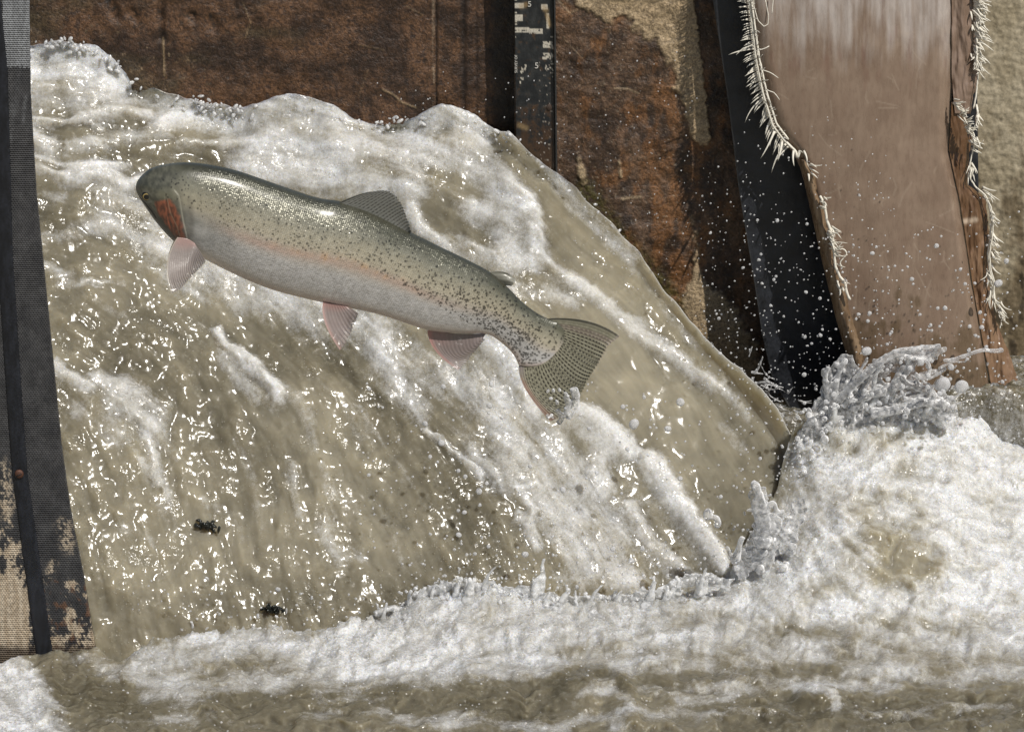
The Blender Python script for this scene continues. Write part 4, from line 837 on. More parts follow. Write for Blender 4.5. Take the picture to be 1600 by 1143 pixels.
    red = inpoly(X, Y, [(243, 304), (256, 301), (270, 299), (280, 312), (288, 330), (293, 350), (297, 374), (282, 376), (274, 358), (264, 344), (250, 325)]).astype(float)
    red = sstep(.15, .95, blur(red, 22) + .5 * hn)
    hc = lerp3(hc, lerp3((.09, .030, .016), (.27, .080, .038), sstep(-.4, .4, fbm(X / 5, Y / 11, 918, 3))), red * .95)
    hc = lerp3(hc, (.30, .24, .16), strokes(X, Y, [([(264, 297), (270, 320), (280, 340), (286, 365)], .9, .6)]) * .7)
    hc = lerp3(hc, (.36, .34, .27), strokes(X, Y, [([(276, 286), (280, 289), (283, 293), (285, 300), (286.5, 308), (290, 330), (294, 350), (297, 372)], 1.0, .5)]))
    hc = lerp3(hc, (.010, .010, .010), mouth * .9)
    hc = lerp3(hc, (.16, .155, .13), strokes(X, Y, [([(222, 302), (226, 307), (232, 309), (239, 306)], 1.4, .5), ([(226, 293), (233, 291), (239, 296)], 1.4, .4)]))
    c = lerp3(c, hc, hd)
    c = lerp3(c, (.05, .046, .036), strokes(X, Y, [([(300, 300), (303, 330), (302, 350)], 5, .35)]))
    c = lerp3(c, (.50, .30, .27), strokes(X, Y, [([(279, 372), (292, 376), (305, 383)], 6, .7)]))
    # spots, both flanks
    nr = len(uu); pxl = np.hypot(hv[:, 0], hv[:, 1])
    dth = 2 * math.pi / K
    spot = np.zeros(X.shape)
    r2 = np.random.default_rng(5)
    cnt = 0; used = []
    while cnt < 2300:
        us = r2.random() ** .8; hs = r2.random()
        lim = np.interp(us, [0, .1, .2, .4, .6, .75, .9, 1], [.25, .42, .50, .44, .46, .60, .92, .97])
        dens = np.interp(us, [0, .08, .3, .6, .8, 1], [.12, .3, .42, .75, 1, 1])
        pd = dens * np.exp(-((hs - lim * .72) / (lim * .42)) ** 2) + .15 * (hs < lim)
        if hs > lim or r2.random() > pd: continue
        cnt += 1
        i = int(np.searchsorted(uu, us * 1.022)); i = min(i, nr - 1)
        t0 = math.acos(1 - 2 * hs)
        if r2.random() < .5: t0 = 2 * math.pi - t0
        j = int(t0 / dth); rad = r2.uniform(.85, 1.55) * (1 + .2 * us); el = r2.uniform(.8, 1.3)
        ki = 9; kj = int(6 * rad / max(pxl[i] * dth, .2)) // 2 + 2
        kj = min(kj, 14)
        ii = np.clip(np.arange(i - ki, i + ki + 1), 0, nr - 1); jj = (np.arange(j - kj, j + kj + 1)) % K
        A = X[np.ix_(ii, jj)] - X[i, j % K]; Bq = Y[np.ix_(ii, jj)] - Y[i, j % K]
        O = off[np.ix_(ii, jj)] - off[i, j % K]
        dd = np.sqrt((A * el) ** 2 + Bq ** 2 + O ** 2)
        spot[np.ix_(ii, jj)] = np.maximum(spot[np.ix_(ii, jj)], sstep(rad + .5, rad - .6, dd) * r2.uniform(.75, 1))
    spot *= 1 - sstep(-2, -10, X - 262) * .7; spot *= 1 - red * .9
    c = lerp3(c, (.014, .013, .010), spot * .92)
    scl = sstep(-2, 60, X - np.interp(Y, [250, 284, 311, 335, 374, 400], [290, 284, 292, 297, 302, 306])) * sstep(1.02, .97, U)
    suv = np.stack([arc / 3.1, np.broadcast_to(th[None, :], X.shape) * pxl[:, None] / 2.3, spot], -1)
    s = SH('trout_skin')
    uvn = s.attr('suv').outputs['Vector']; sep = s.n('ShaderNodeSeparateXYZ', {'Vector': uvn})
    cmb = s.n('ShaderNodeCombineXYZ', {'X': sep.outputs[0], 'Y': sep.outputs[1]}).outputs[0]
    sa = s.attr('scl').outputs['Fac']
    vor = s.n('ShaderNodeTexVoronoi', {'Vector': cmb, 'Scale': 1.0, 'Randomness': .45})
    nb = s.bump(s.math('MULTIPLY', vor.outputs['Distance'], sa), .0008, .40)
    nb = s.bump(s.noise(220, 3), .0012, .25, nb)
    a = s.n('ShaderNodeVectorMath', operation='SUBTRACT'); s.set(a.inputs[0], vor.outputs['Color']); a.inputs[1].default_value = (.5, .5, .5)
    b = s.n('ShaderNodeVectorMath', operation='SCALE'); s.set(b.inputs[0], a.outputs[0]); s.set(b.inputs['Scale'], s.math('MULTIPLY', sa, .30))
    cc = s.n('ShaderNodeVectorMath', operation='ADD'); s.set(cc.inputs[0], b.outputs[0]); s.set(cc.inputs[1], nb)
    dn = s.n('ShaderNodeVectorMath', operation='NORMALIZE'); s.set(dn.inputs[0], cc.outputs[0])
    sc1 = s.mr(vor.outputs['Distance'], .15, .6, 1.12, .80)
    nd = s.n('ShaderNodeVectorMath', operation='SCALE'); s.set(nd.inputs[0], s.attr('col').outputs['Color']); s.set(nd.inputs['Scale'], s.math('ADD', s.math('MULTIPLY', s.math('SUBTRACT', sc1, 1.0), sa), 1.0))
    s.P(Base_Color=nd.outputs[0], Roughness=s.mr(sa, 0, 1, .36, .30), Metallic=s.math('MULTIPLY', sa, .30), Normal=dn.outputs[0], Coat_Weight=.55, Coat_Roughness=.24)
    V = P.reshape(-1, 3)
    me = mesh_from('body', V, gridF(nr, K, 0, True), {'col': c.reshape(-1, 3), 'scl': scl.reshape(-1), 'suv': suv.reshape(-1, 3)})
    add('body', me, s.m, root)
    # eyes
    for sg in (1, -1):
        i = int(np.argmin(np.abs(mid[:, 0] - 231))); jm = K // 4 if sg > 0 else 3 * K // 4
        dd = np.hypot(X - 231, Y - 300) + (np.sign(b_)[None, :] != sg) * 1e6; k = np.unravel_index(np.argmin(dd), dd.shape)
        pos = P[k]
        e = add('eye', uvs(28, 18), EYE, root); e.location = (pos + np.array([0, sg * .0016, 0])).tolist(); e.scale = (.0050, .0030, .0048); e.rotation_euler = (0, 0, 0)
    return root
s = SH('fish_eye')
tc = s.obj(); sep = s.n('ShaderNodeSeparateXYZ', {'Vector': tc})
r = s.math('SQRT', s.math('ADD', s.math('MULTIPLY', sep.outputs[0], sep.outputs[0]), s.math('MULTIPLY', sep.outputs[2], sep.outputs[2])))
ring = s.math('MULTIPLY', s.mr(r, .50, .56), s.mr(r, .78, .68)); s.P(Base_Color=s.mix(ring, (.010, .010, .010), (.30, .22, .08)), Roughness=.06)
EYE = s.m
TROUT = trout()

def fin_material(name, c0, c1, alpha):
    s = SH(name)
    nb = s.noise(300, 3)
    s.P(Base_Color=s.attr('col').outputs['Color'], Roughness=.30, Normal=s.bump(nb, .0006, .5), Transmission_Weight=0.0)
    s.b.inputs['Subsurface Weight'].default_value = 0
    tr = s.n('ShaderNodeBsdfTranslucent'); s.set(tr.inputs[0], s.attr('col').outputs['Color'])
    mx = s.n('ShaderNodeMixShader'); mx.inputs[0].default_value = .28; s.t.links.new(s.b.outputs[0], mx.inputs[1]); s.t.links.new(tr.outputs[0], mx.inputs[2])
    tp = s.n('ShaderNodeBsdfTransparent'); m2 = s.n('ShaderNodeMixShader'); s.set(m2.inputs[0], s.attr('opa').outputs['Fac']); s.t.links.new(tp.outputs[0], m2.inputs[1]); s.t.links.new(mx.outputs[0], m2.inputs[2])
    out = [n for n in s.t.nodes if n.type == 'OUTPUT_MATERIAL'][0]; s.t.links.new(m2.outputs[0], out.inputs[0])
    return s.m
M_FIN = fin_material('fin_membrane', None, None, 1)
def fin(name, base, midl, outer, rays, colf, Yoff, Ytip, seed, label=None, ragged=1.5, opaque=.88, tipop=.50, ny=120, nx=260):
    U = np.linspace(0, 1, nx)[None, :]; V = np.linspace(0, 1, ny)[:, None]
    A = arcs(base, U[0]); M = arcs(midl, U[0]); O = arcs(outer, U[0])
    rg = ragged * (np.abs(np.sin(U[0] * rays * math.pi)) - .5 + 1.2 * fbm(U[0] * rays / 2, U[0] * 0, seed, 2))
    dO = O - M; O = O + dO / (np.hypot(dO[:, 0], dO[:, 1])[:, None] + 1e-6) * rg[:, None] * np.minimum(1, 8 * np.minimum(U[0], 1 - U[0]))[:, None]
    Cq = 2 * M - .5 * (A + O)
    W = lambda i: ((1 - V) ** 2) * A[:, i][None] + 2 * V * (1 - V) * Cq[:, i][None] + V ** 2 * O[:, i][None]
    X = W(0); Y = W(1)
    ph = np.cos(U * rays * 2 * math.pi) * (V ** .0) ; Ub = U + 0 * V; Vb = V + 0 * U
    dep = fishY(X) + Yoff + (Ytip - Yoff) * Vb ** 1.3 - .00012 * ph * sstep(0, .1, Vb) + .003 * np.sin(Ub * 5 + seed) * Vb
    P = at(X, Y, dep)
    c, dark = colf(Ub, Vb, X, Y, .5 + .5 * ph)
    opa = opaque + (tipop - opaque) * Vb ** 1.5 + 0 * Ub
    opa = np.clip(opa - .10 * (.5 - .5 * ph) * Vb + .5 * dark, 0, 1)
    P2 = P.copy(); N = np.array([0, .0009, 0]); 
    H, Wd = X.shape
    add(name, slab_mesh(name, P, .0009, {'col': c, 'opa': opa}), M_FIN, TROUT, **({'label': label} if label else {}))
def spots_rows(U, V, rays, per, seed, thr=.0, wid=.5):
    r = U * rays; k = np.floor(r); jit = noise2(k * 3.7 + .5, V * 0 + seed, seed)
    a = np.abs(r - k - .5) * 2
    b = np.abs(np.mod(V * per + 3 * jit + .25 * np.sin(k), 1) - .5) * 2
    return sstep(wid + .15, wid - .15, a) * sstep(.75, .45, b)
def col_tail(U, V, X, Y, ph):
    c = lerp3((.25, .235, .165), (.42, .40, .30), ph * .25 + .35 + .4 * noise2(X / 9, Y / 9, 3))
    d = spots_rows(U, V, 30, 14, 5, wid=.42) * sstep(.02, .1, U) * sstep(.985, .90, U) * sstep(1, .93, V) * (noise2(X / 3, Y / 3, 6) > -.45)
    
    c = lerp3(c, (.025, .022, .018), d * .92)
    c = lerp3(c, (.42, .22, .18), sstep(.90, .985, U) * sstep(.15, .5, V) * .6); c = lerp3(c, (.32, .28, .26), sstep(.90, .97, U) * sstep(.4, .1, V))
    c = lerp3(c, (.05, .05, .04), sstep(.035, .01, U) * .8); c = lerp3(c, (.42, .36, .32), sstep(.95, .99, V) * sstep(.5, .2, U) * .7)
    c = lerp3(c, (.40, .30, .27), sstep(.05, .09, U) * sstep(.16, .1, U) * .35)
    return c, d
fin('tail_fin', [(856, 498), (866, 514), (868, 532), (856, 548), (840, 562), (824, 566), (812, 566)], [(918, 502), (918, 528), (912, 552), (895, 578), (873, 605), (846, 616), (819, 604)],
    [(968, 525), (950, 540), (937, 562), (920, 590), (906, 616), (889, 642), (860, 658)], 34, col_tail, 0, -.012, 21, opaque=.98, tipop=.70, ragged=2.2, ny=220, nx=420)
def col_dor(U, V, X, Y, ph):
    c = lerp3((.24, .24, .21), (.34, .34, .31), .3 + .5 * ph)
    d = spots_rows(U, V, 22, 8, 9, wid=.34) * sstep(.05, .12, V) * (noise2(X / 4, Y / 4, 16) > -.35)
    c = lerp3(c, (.05, .047, .04), d * .75); c = lerp3(c, (.06, .06, .05), sstep(.05, .01, U) * .8)
    return c, d * .6
fin('dorsal_fin', [(527, 318), (560, 328), (600, 346), (640, 366)], [(556, 306), (586, 312), (616, 334), (641, 364)], [(578, 300), (606, 299), (626, 318), (643, 363)], 22, col_dor, 0, -.006, 22, opaque=.92, tipop=.62)
def col_pec(U, V, X, Y, ph):
    c = lerp3((.30, .255, .23), (.46, .41, .38), .4 + ph * .22 + .15 * noise2(X / 10, Y / 10, 7))
    c = lerp3(c, (.58, .36, .32), sstep(.25, .0, V) * .6); c = lerp3(c, (.55, .50, .42), sstep(.06, .01, U) * .8)
    return c, 0 * V + 0 * U
fin('pectoral_fin', [(277, 371), (285, 372), (294, 374), (304, 380)], [(261, 412), (275, 418), (294, 414), (314, 396)], [(268, 459), (281, 451), (297, 434), (321, 409)], 19, col_pec, -.026, -.055, 23, opaque=.92, tipop=.60)
fin('pectoral_fin', [(275, 372), (283, 372), (290, 374), (298, 378)], [(262, 406), (274, 412), (288, 408), (302, 394)], [(268, 444), (283, 438), (294, 426), (308, 406)], 13, col_pec, .026, .060, 27, opaque=.95, tipop=.7)
def col_pel(U, V, X, Y, ph):
    c = lerp3((.28, .225, .21), (.42, .36, .335), .4 + ph * .22 + .15 * noise2(X / 10, Y / 10, 8))
    c = lerp3(c, (.60, .40, .36), sstep(.12, .02, U) * .8); c = lerp3(c, (.46, .24, .21), sstep(.25, .0, V) * .6)
    return c, 0 * V + 0 * U
fin('pelvic_fin', [(505, 471), (516, 474), (528, 475), (541, 478)], [(508, 505), (524, 506), (540, 503), (556, 487)], [(531, 547), (540, 535), (549, 516), (559, 492)], 10, col_pel, -.012, -.026, 24)
fin('pelvic_fin', [(508, 471), (518, 474), (528, 475), (538, 478)], [(512, 500), (525, 502), (538, 498), (550, 484)], [(528, 534), (536, 525), (545, 510), (552, 490)], 10, col_pel, .012, .030, 28, opaque=.9)
def col_an(U, V, X, Y, ph):
    c = lerp3((.23, .185, .175), (.36, .30, .285), .4 + ph * .22 + .15 * noise2(X / 10, Y / 10, 9))
    c = lerp3(c, (.55, .30, .27), sstep(.12, .02, U) * .7 + sstep(.4, .1, V) * sstep(.5, .2, U) * .3); c = lerp3(c, (.50, .46, .44), sstep(.75, 1, V) * sstep(.7, .3, U) * .5)
    return c, 0 * V + 0 * U
fin('anal_fin', [(668, 512), (700, 520), (730, 522), (760, 521)], [(679, 546), (706, 552), (731, 545), (755, 528)], [(716, 578), (728, 566), (742, 548), (758, 530)], 15, col_an, 0, -.004, 25)
fin('adipose_fin', [(766, 426), (774, 431), (782, 438), (790, 446)], [(782, 424), (787, 430), (792, 438), (794, 446)], [(796, 429), (802, 434), (803, 441), (799, 447)], 3, lambda U, V, X, Y, ph: (lerp3((.16, .16, .12), (.34, .33, .28), .5 + 0 * U + .4 * V), spots_rows(U, V, 4, 4, 3) * .4), 0, -.002, 26, opaque=1, tipop=.9)

# ================================================================== SPLASHES
def strand(pts, r0, r1, Y, n=None, endblob=0, seed=0, dy=0.0):
    p = np.array(pts, float); sL_ = np.concatenate([[0], np.cumsum(np.hypot(*np.diff(p, axis=0).T))]); n = n or max(5, int(sL_[-1] / 2.0))
    q = np.linspace(0, sL_[-1], n); t = q / sL_[-1]
    sm = arcs(pts, t)
    X = sm[:, 0] + 1.0 * fbm(q / 8, q * 0 + seed, 950, 2); Yq = sm[:, 1] + 1.0 * fbm(q / 8, q * 0 + seed + 5, 951, 2)
    r = (r0 + (r1 - r0) * t) * (1 + .42 * fbm(q / 7, q * 0 + seed, 952, 2))
    if endblob: r = np.maximum(r, endblob * np.sqrt(np.clip(1 - ((q - sL_[-1] + endblob) / endblob) ** 2, 0, 1)))
    return at(X, Yq, Y + dy * t), np.maximum(r, .5) * .00088
def remesh(o, vox):
    m = o.modifiers.new('r', 'REMESH'); m.mode = 'VOXEL'; m.voxel_size = vox; m.use_smooth_shade = True
    m2 = o.modifiers.new('s', 'SMOOTH'); m2.iterations = 4; m2.factor = .5
    return o
def blobs(n, xr, yr, r, Y, rr):
    out = []
    for i in range(n):
        x, y = rr.uniform(*xr), rr.uniform(*yr); rad = rr.uniform(*r)
        out.append(blob(x, y, rad, Y + rr.gauss(0, .012)))
    return out
def blob(x, y, rad, Y, el=1.0):
    t = np.linspace(-1, 1, 7); a = random.uniform(0, 3.14)
    return at(x + math.cos(a) * t * rad * el, y + math.sin(a) * t * rad * el, Y), np.sqrt(np.maximum(1 - t ** 2, .02)) * rad * .00088

def film(name, skel, x0, x1, y0, y1, Yf, seed, mat, parent=None, holes=.30, thick=.0022, **pr):
    """thin torn film of water: a rippled sheet with ragged rim and holes"""
    X, Y = np.meshgrid(np.arange(x0, x1, 1.6), np.arange(y0, y1, 1.6))
    f = strokes(X, Y, skel) + holes * fbm(X / 13, Y / 13, seed, 3, .6) + holes * .9 * fbm(X / 34, Y / 34, seed + 4, 2)
    keep = f > .42
    D = Yf(X, Y) + .010 * fbm(X / 28, Y / 28, seed + 7, 3, .55) + .0035 * fbm(X / 7, Y / 7, seed + 9, 2)
    P = at(X, Y, D).reshape(-1, 3); F = gridF(*X.shape); k = keep.reshape(-1)
    F = F[k[F].all(1)]
    used = np.unique(F); mp = np.zeros(len(P), int); mp[used] = np.arange(len(used))
    o = add(name, mesh_from(name, P[used], mp[F]), mat, parent, **pr)
    m = o.modifiers.new('t', 'SOLIDIFY'); m.thickness = thick; m.offset = 0
    return remesh(o, .0012)
rr = random.Random(3)
# big crown over the boil
cr = []
YS = .25
S = lambda *a, **k: cr.append(strand(*a, **k))
S([(1300, 655), (1302, 620), (1310, 585), (1322, 560)], 9, 4, YS, endblob=6, seed=1)
S([(1275, 668), (1268, 650), (1262, 637)], 6, 3, YS, endblob=5, seed=2)
S([(1300, 640), (1292, 615), (1290, 592), (1294, 572)], 6, 3, YS, endblob=4, seed=3)
S([(1308, 630), (1300, 610), (1296, 596)], 5, 3, YS, endblob=5, seed=33)
S([(1310, 625), (1330, 605), (1352, 585), (1375, 565), (1400, 550), (1430, 545), (1470, 540)], 8, 4, YS, seed=4, dy=-.02)
S([(1375, 566), (1395, 556), (1425, 552), (1455, 551), (1464, 545)], 6, 3, YS - .01, seed=5)
S([(1400, 552), (1430, 560), (1450, 558), (1468, 540)], 4, 3, YS - .015, seed=6)
S([(1430, 560), (1448, 565), (1452, 580), (1440, 590), (1430, 583)], 3.5, 3.5, YS - .02, seed=7)
S([(1430, 585), (1445, 592), (1465, 585), (1478, 574)], 3, 2.5, YS - .02, endblob=4, seed=8)
S([(1474, 564), (1495, 560), (1515, 553), (1535, 547), (1555, 548), (1568, 547)], 3.5, 3.5, YS - .03, endblob=4.5, seed=9)
S([(1330, 640), (1350, 620), (1385, 608), (1420, 600), (1450, 612), (1480, 635)], 9, 7, YS, seed=10)
S([(1400, 600), (1420, 575), (1415, 555)], 6, 5, YS, seed=11)
S([(1345, 640), (1350, 605), (1370, 580), (1395, 560)], 5, 4, YS, seed=12)
S([(1360, 645), (1400, 640), (1440, 628), (1470, 632)], 9, 8, YS - .01, seed=13)
S([(1380, 625), (1400, 590), (1412, 570)], 5, 4, YS, seed=14)
S([(1410, 605), (1425, 600), (1438, 590)], 3, 2.5, YS, endblob=3, seed=15)
S([(1420, 622), (1445, 618), (1462, 630), (1480, 640)], 7, 6, YS, seed=16)
for i in range(34):
    x = rr.uniform(1285, 1490); y = rr.uniform(590, 665) - (x - 1285) * .12
    a = rr.gauss(-.5, .6); l = rr.uniform(14, 46)
    S([(x, y), (x + math.cos(a) * l * .5 + rr.gauss(0, 4), y + math.sin(a) * l * .5 + rr.gauss(0, 4)), (x + math.cos(a) * l, y + math.sin(a) * l)], rr.uniform(1.6, 5), rr.uniform(1.0, 2.6), YS + rr.gauss(0, .012), seed=20 + i)
cr += blobs(60, (1290, 1480), (560, 660), (2, 5), YS, rr)
cr += blobs(26, (1245, 1300), (640, 740), (3, 8), YS - .03, rr)
core = []
for i in range(44):
    x = rr.uniform(1278, 1470); y = 668 - 70 * rr.random() * (1 - abs(x - 1370) / 160.) ; a = rr.gauss(-1.0, .6); l = rr.uniform(14, 34)
    core.append(strand([(x, y + 8), (x + math.cos(a) * l * .5, y + math.sin(a) * l * .5 + rr.gauss(0, 3)), (x + math.cos(a) * l, y + math.sin(a) * l)], rr.uniform(4, 9), rr.uniform(1.5, 3), YS + .01 + rr.gauss(0, .01), seed=800 + i))
remesh(tubes('splash_core', core, M_SPLASH, None, 8, label='white aerated water at the root of the crown splash', category='splash', kind='stuff'), .0016)
remesh(tubes('crown_splash', cr, M_CLEAR, None, 8, label='ragged crown of clear water thrown up over the boil in front of the brown sheet', category='splash'), .0015)
crown_skel = [([(1262, 690), (1290, 640), (1305, 590), (1320, 572)], 20, .9), ([(1300, 640), (1340, 600), (1375, 572), (1410, 556), (1450, 552)], 15, .85), ([(1300, 670), (1360, 630), (1420, 610), (1470, 640)], 30, .85), ([(1400, 610), (1420, 575)], 10, .75), ([(1445, 552), (1475, 546)], 7, .8), ([(1440, 585), (1470, 580)], 6, .7), ([(1270, 700), (1320, 660), (1400, 660)], 24, .7)]
film('torn_film', crown_skel, 1235, 1500, 530, 720, lambda X, Y: YS + .004 + (Y - 600) * -.0001, 830, M_CLEAR, bpy.data.objects['crown_splash'])
# small spout left of the boil
cr = []; Y2 = .05
S([(1190, 850), (1195, 810), (1190, 785), (1184, 765), (1176, 752)], 16, 4, Y2, endblob=8, seed=70)
S([(1190, 815), (1180, 790), (1186, 770)], 10, 4, Y2, seed=71); S([(1190, 800), (1178, 796), (1166, 797)], 6, 2, Y2, seed=72)
S([(1195, 800), (1208, 785), (1214, 798), (1225, 800)], 5, 4, Y2, endblob=4, seed=73); S([(1210, 830), (1205, 810), (1212, 800)], 8, 4, Y2, seed=74)
S([(1215, 830), (1218, 812), (1208, 808)], 5, 4, Y2, endblob=5, seed=75); S([(1150, 875), (1156, 850), (1160, 838)], 7, 4, Y2, endblob=5, seed=76)
S([(1146, 880), (1140, 862), (1136, 853)], 4, 2, Y2, endblob=3.5, seed=77)
cr.append(blob(1106, 803, 8, Y2, 1.2)); S([(1112, 806), (1122, 812), (1120, 824)], 5, 5, Y2, endblob=5, seed=78)
cr += blobs(30, (1150, 1240), (820, 900), (3, 8), Y2 + .01, rr)
remesh(tubes('water_spout', cr, M_CLEAR, None, 8, label='small clear water spout with a round tip left of the boil', category='splash'), .0014)
film('torn_film', [([(1196, 880), (1198, 840), (1192, 800), (1184, 775)], 17, .9), ([(1160, 890), (1180, 850)], 18, .8), ([(1200, 810), (1222, 803)], 6, .8), ([(1230, 850), (1250, 790)], 16, .7)], 1130, 1275, 745, 915, lambda X, Y: Y2 + .010 + 0 * X, 850, M_CLEAR, bpy.data.objects['water_spout'])
# jagged lip of splashes along the foam line
cr = []; Y3 = .035
for (x, y, h, wd_) in [(300, 985, 22, 5), (330, 985, 16, 5), (385, 972, 14, 5), (425, 975, 16, 5), (600, 958, 26, 5), (640, 945, 34, 7), (655, 935, 26, 7), (685, 925, 24, 9), (715, 915, 22, 7), (735, 915, 18, 9), (835, 925, 36, 8), (848, 900, 40, 6), (880, 935, 24, 8), (925, 935, 30, 5), (960, 935, 18, 6), (1015, 925, 38, 5), (1022, 915, 20, 4), (1060, 910, 16, 6), (560, 975, 14, 5), (480, 985, 14, 5), (230, 1005, 12, 4)]:
    a = rr.gauss(0, .3)
    S([(x - 4, y + 26), (x, y), (x + math.sin(a) * h * .5 + rr.gauss(0, 3), y - h * .5), (x + math.sin(a) * h, y - h * .7)], wd_ * 1.3, wd_ * .35, Y3 + rr.gauss(0, .01), endblob=wd_ * .55, seed=100 + x)
for i in range(46):
    x = rr.uniform(215, 1130); y = pl(CREST, x) + rr.gauss(8, 6); a = rr.gauss(0, .8); h = rr.uniform(4, 12) + 22 * rr.random() ** 3
    S([(x - 3, y + 18), (x, y), (x + math.sin(a) * h * .5 + rr.gauss(0, 2), y - h * .5), (x + math.sin(a) * h, y - h * math.cos(a))], rr.uniform(4, 9), rr.uniform(1, 2.5), Y3 + rr.gauss(0, .01), endblob=rr.uniform(1.5, 3), seed=700 + i)
for i in range(110):
    x = rr.uniform(210, 1140); y = pl(CREST, x) + rr.gauss(0, 14)
    cr.append(blob(x, y, rr.uniform(1.2, 4), Y3 + rr.gauss(-.005, .012), 1.3))
S([(585, 960), (610, 950), (640, 958), (655, 975)], 6, 6, Y3, seed=300)
remesh(tubes('foam_lip', cr, M_SPLASH, None, 8, label='jagged lip of white aerated splashes along the foot of the chute', category='splash', kind='stuff'), .0016)
film('bank_film', [([(x, y), (x + 34, y - 10)], 15, .62) for (x, y) in [(640, 965), (690, 940), (760, 945), (330, 1010), (430, 1000), (560, 995), (840, 960), (920, 965), (1010, 950), (1080, 935), (700, 985), (820, 1000), (500, 1030), (980, 1010)]], 280, 1140, 890, 1060, lambda X, Y: -.002 * (Y - 950) + .015 - .04 * 0, 880, M_SPLASH, None, holes=.6, thick=.003, label='broken white films of water tumbling on the foam bank', category='splash', kind='stuff')
film('lip_film', [([(x, pl(CREST, x) + 8), (x + 30, pl(CREST, x + 30) + 6)], 12, .62) for x in range(220, 1130, 34)], 200, 1150, 870, 1030, lambda X, Y: Y3 + .004 + 0 * X, 870, M_SPLASH, None, holes=.55, label='torn white films of splash rising along the foot of the chute', category='splash', kind='stuff')
# water trailing from the tail
cr = []
S([(884, 618), (888, 632), (884, 648)], 4, 3, YF - .03, seed=401); S([(896, 606), (900, 622), (892, 640), (886, 652)], 5, 6, YF - .02, seed=402); S([(870, 640), (878, 652), (872, 662)], 3, 3, YF - .02, seed=403)
cr += blobs(26, (850, 910), (600, 660), (1.5, 3.5), YF - .035, rr)
remesh(tubes('tail_splash', cr, M_CLEAR, None, 8, label='clear water streaming off the lower tip of the fish tail', category='splash'), .0012)
# thin splashes against the black board
cr = []
for i in range(34):
    x = rr.uniform(1165, 1260); y = 590 + (x - 1165) * .75 + rr.gauss(0, 16); a = rr.gauss(.2, .7); l = rr.uniform(10, 34)
    S([(x, y), (x + math.cos(a) * l * .5, y + math.sin(a) * l * .5 + rr.gauss(0, 3)), (x + math.cos(a) * l, y + math.sin(a) * l)], rr.uniform(1, 3), rr.uniform(.8, 1.6), .395 + rr.gauss(0, .008), seed=500 + i)
S([(1160, 590), (1168, 598), (1200, 597), (1215, 605)], 2, 2, .40, endblob=3, seed=560)
remesh(tubes('board_splash', cr, M_CLEAR, None, 7, label='thin clear splashes against the foot of the black rubber board', category='splash', kind='stuff'), .0012)

# ================================================================== DROPS
def drop_mesh(seed):
    r = np.random.default_rng(seed); th = np.linspace(0, math.pi, 13); ph = np.linspace(0, 2 * math.pi, 18, endpoint=False)
    T, Pp = np.meshgrid(th, ph, indexing='ij'); f = 1 + .10 * np.sin(2 * T + r.random() * 6) + .08 * np.sin(2 * Pp + r.random() * 6) * np.sin(T)
    V = np.stack([f * np.sin(T) * np.cos(Pp) * (1 + .2 * r.random()), f * np.sin(T) * np.sin(Pp), f * np.cos(T) * (1 + .25 * r.random())], -1)
    return V, gridF(13, 18, 0, True)
DM = []
for k in range(4):
    V, F = drop_mesh(k); me = mesh_from('water_drop', V, F); me.materials.append(M_CLEAR); DM.append((me, V, F))
def put(x, y, r, Y, label, group, k=None):
    o = bpy.data.objects.new('water_drop', DM[rr.randrange(4) if k is None else k][0]); COL.objects.link(o)
    o.location = at(x, y, Y).tolist(); s_ = r * .00086; o.scale = (s_, s_, s_); o.rotation_euler = (rr.gauss(0, .3), rr.uniform(0, 6), 0)
    o['label'] = label; o['category'] = 'water drop'
    if group: o['group'] = group
    return o
put(1472, 601, 11, .20, 'large clear water drop left of its twin above the crown splash', None)
put(1502, 604, 10.5, .20, 'large clear water drop right of its twin above the crown splash', None)
put(1354, 549, 7.5, .22, 'round clear drop above the left end of the crown splash', None)
put(1560, 443, 6.5, .33, 'larger clear drop beside the torn right edge of the brown sheet', None)
put(1572, 408, 4.5, .33, 'smaller clear drop beside the torn right edge of the brown sheet', None)
put(990, 662, 8, .12, 'oblong clear drop over the smooth brown water right of the tail', None)
put(1063, 628, 6, .14, 'round clear drop over the smooth brown water near the rim', None)
G1 = [(1063, 748), (1187, 716), (1044, 668), (726, 800), (748, 766), (759, 754), (727, 745), (690, 692), (665, 660), (717, 835), (718, 798), (742, 864), (820, 868), (782, 883), (745, 870), (762, 853), (581, 922), (436, 922), (472, 940), (628, 955), (958, 858), (985, 876), (1003, 857), (1090, 915), (1157, 862), (1150, 888), (767, 600), (692, 604), (764, 632), (880, 765)]
for (x, y) in G1: put(x + rr.gauss(0, 1), y + rr.gauss(0, 1), rr.uniform(2.6, 5.2), rr.uniform(.02, .12), 'clear water drop flying over the brown chute water', 'drops over the chute')
for i in range(46):
    x = rr.uniform(560, 1230); y = rr.uniform(600, 900); put(x, y, rr.uniform(1.6, 3.4), rr.uniform(.02, .14), 'clear water drop flying over the brown chute water', 'drops over the chute')
for i in range(60):
    y = 330 + 320 * rr.random() ** .6; x = rr.uniform(1100, 1330) + (y - 300) * .05; put(x, y, rr.uniform(1.4, 3.0), rr.uniform(.30, .40), 'small clear drop flying in front of the black rubber board', 'drops before the board')
for i in range(48):
    y = 360 + 260 * rr.random() ** .6; x = rr.uniform(1330, 1590); put(x, y, rr.uniform(1.6, 3.6), rr.uniform(.20, .32), 'small clear drop flying in front of the brown sheet', 'drops before the sheet')
for i in range(46):
    x = rr.uniform(1250, 1500); y = rr.uniform(560, 700); put(x, y, rr.uniform(2.2, 4.6), rr.uniform(.18, .24), 'clear drop thrown off the crown splash', 'drops around the crown splash')
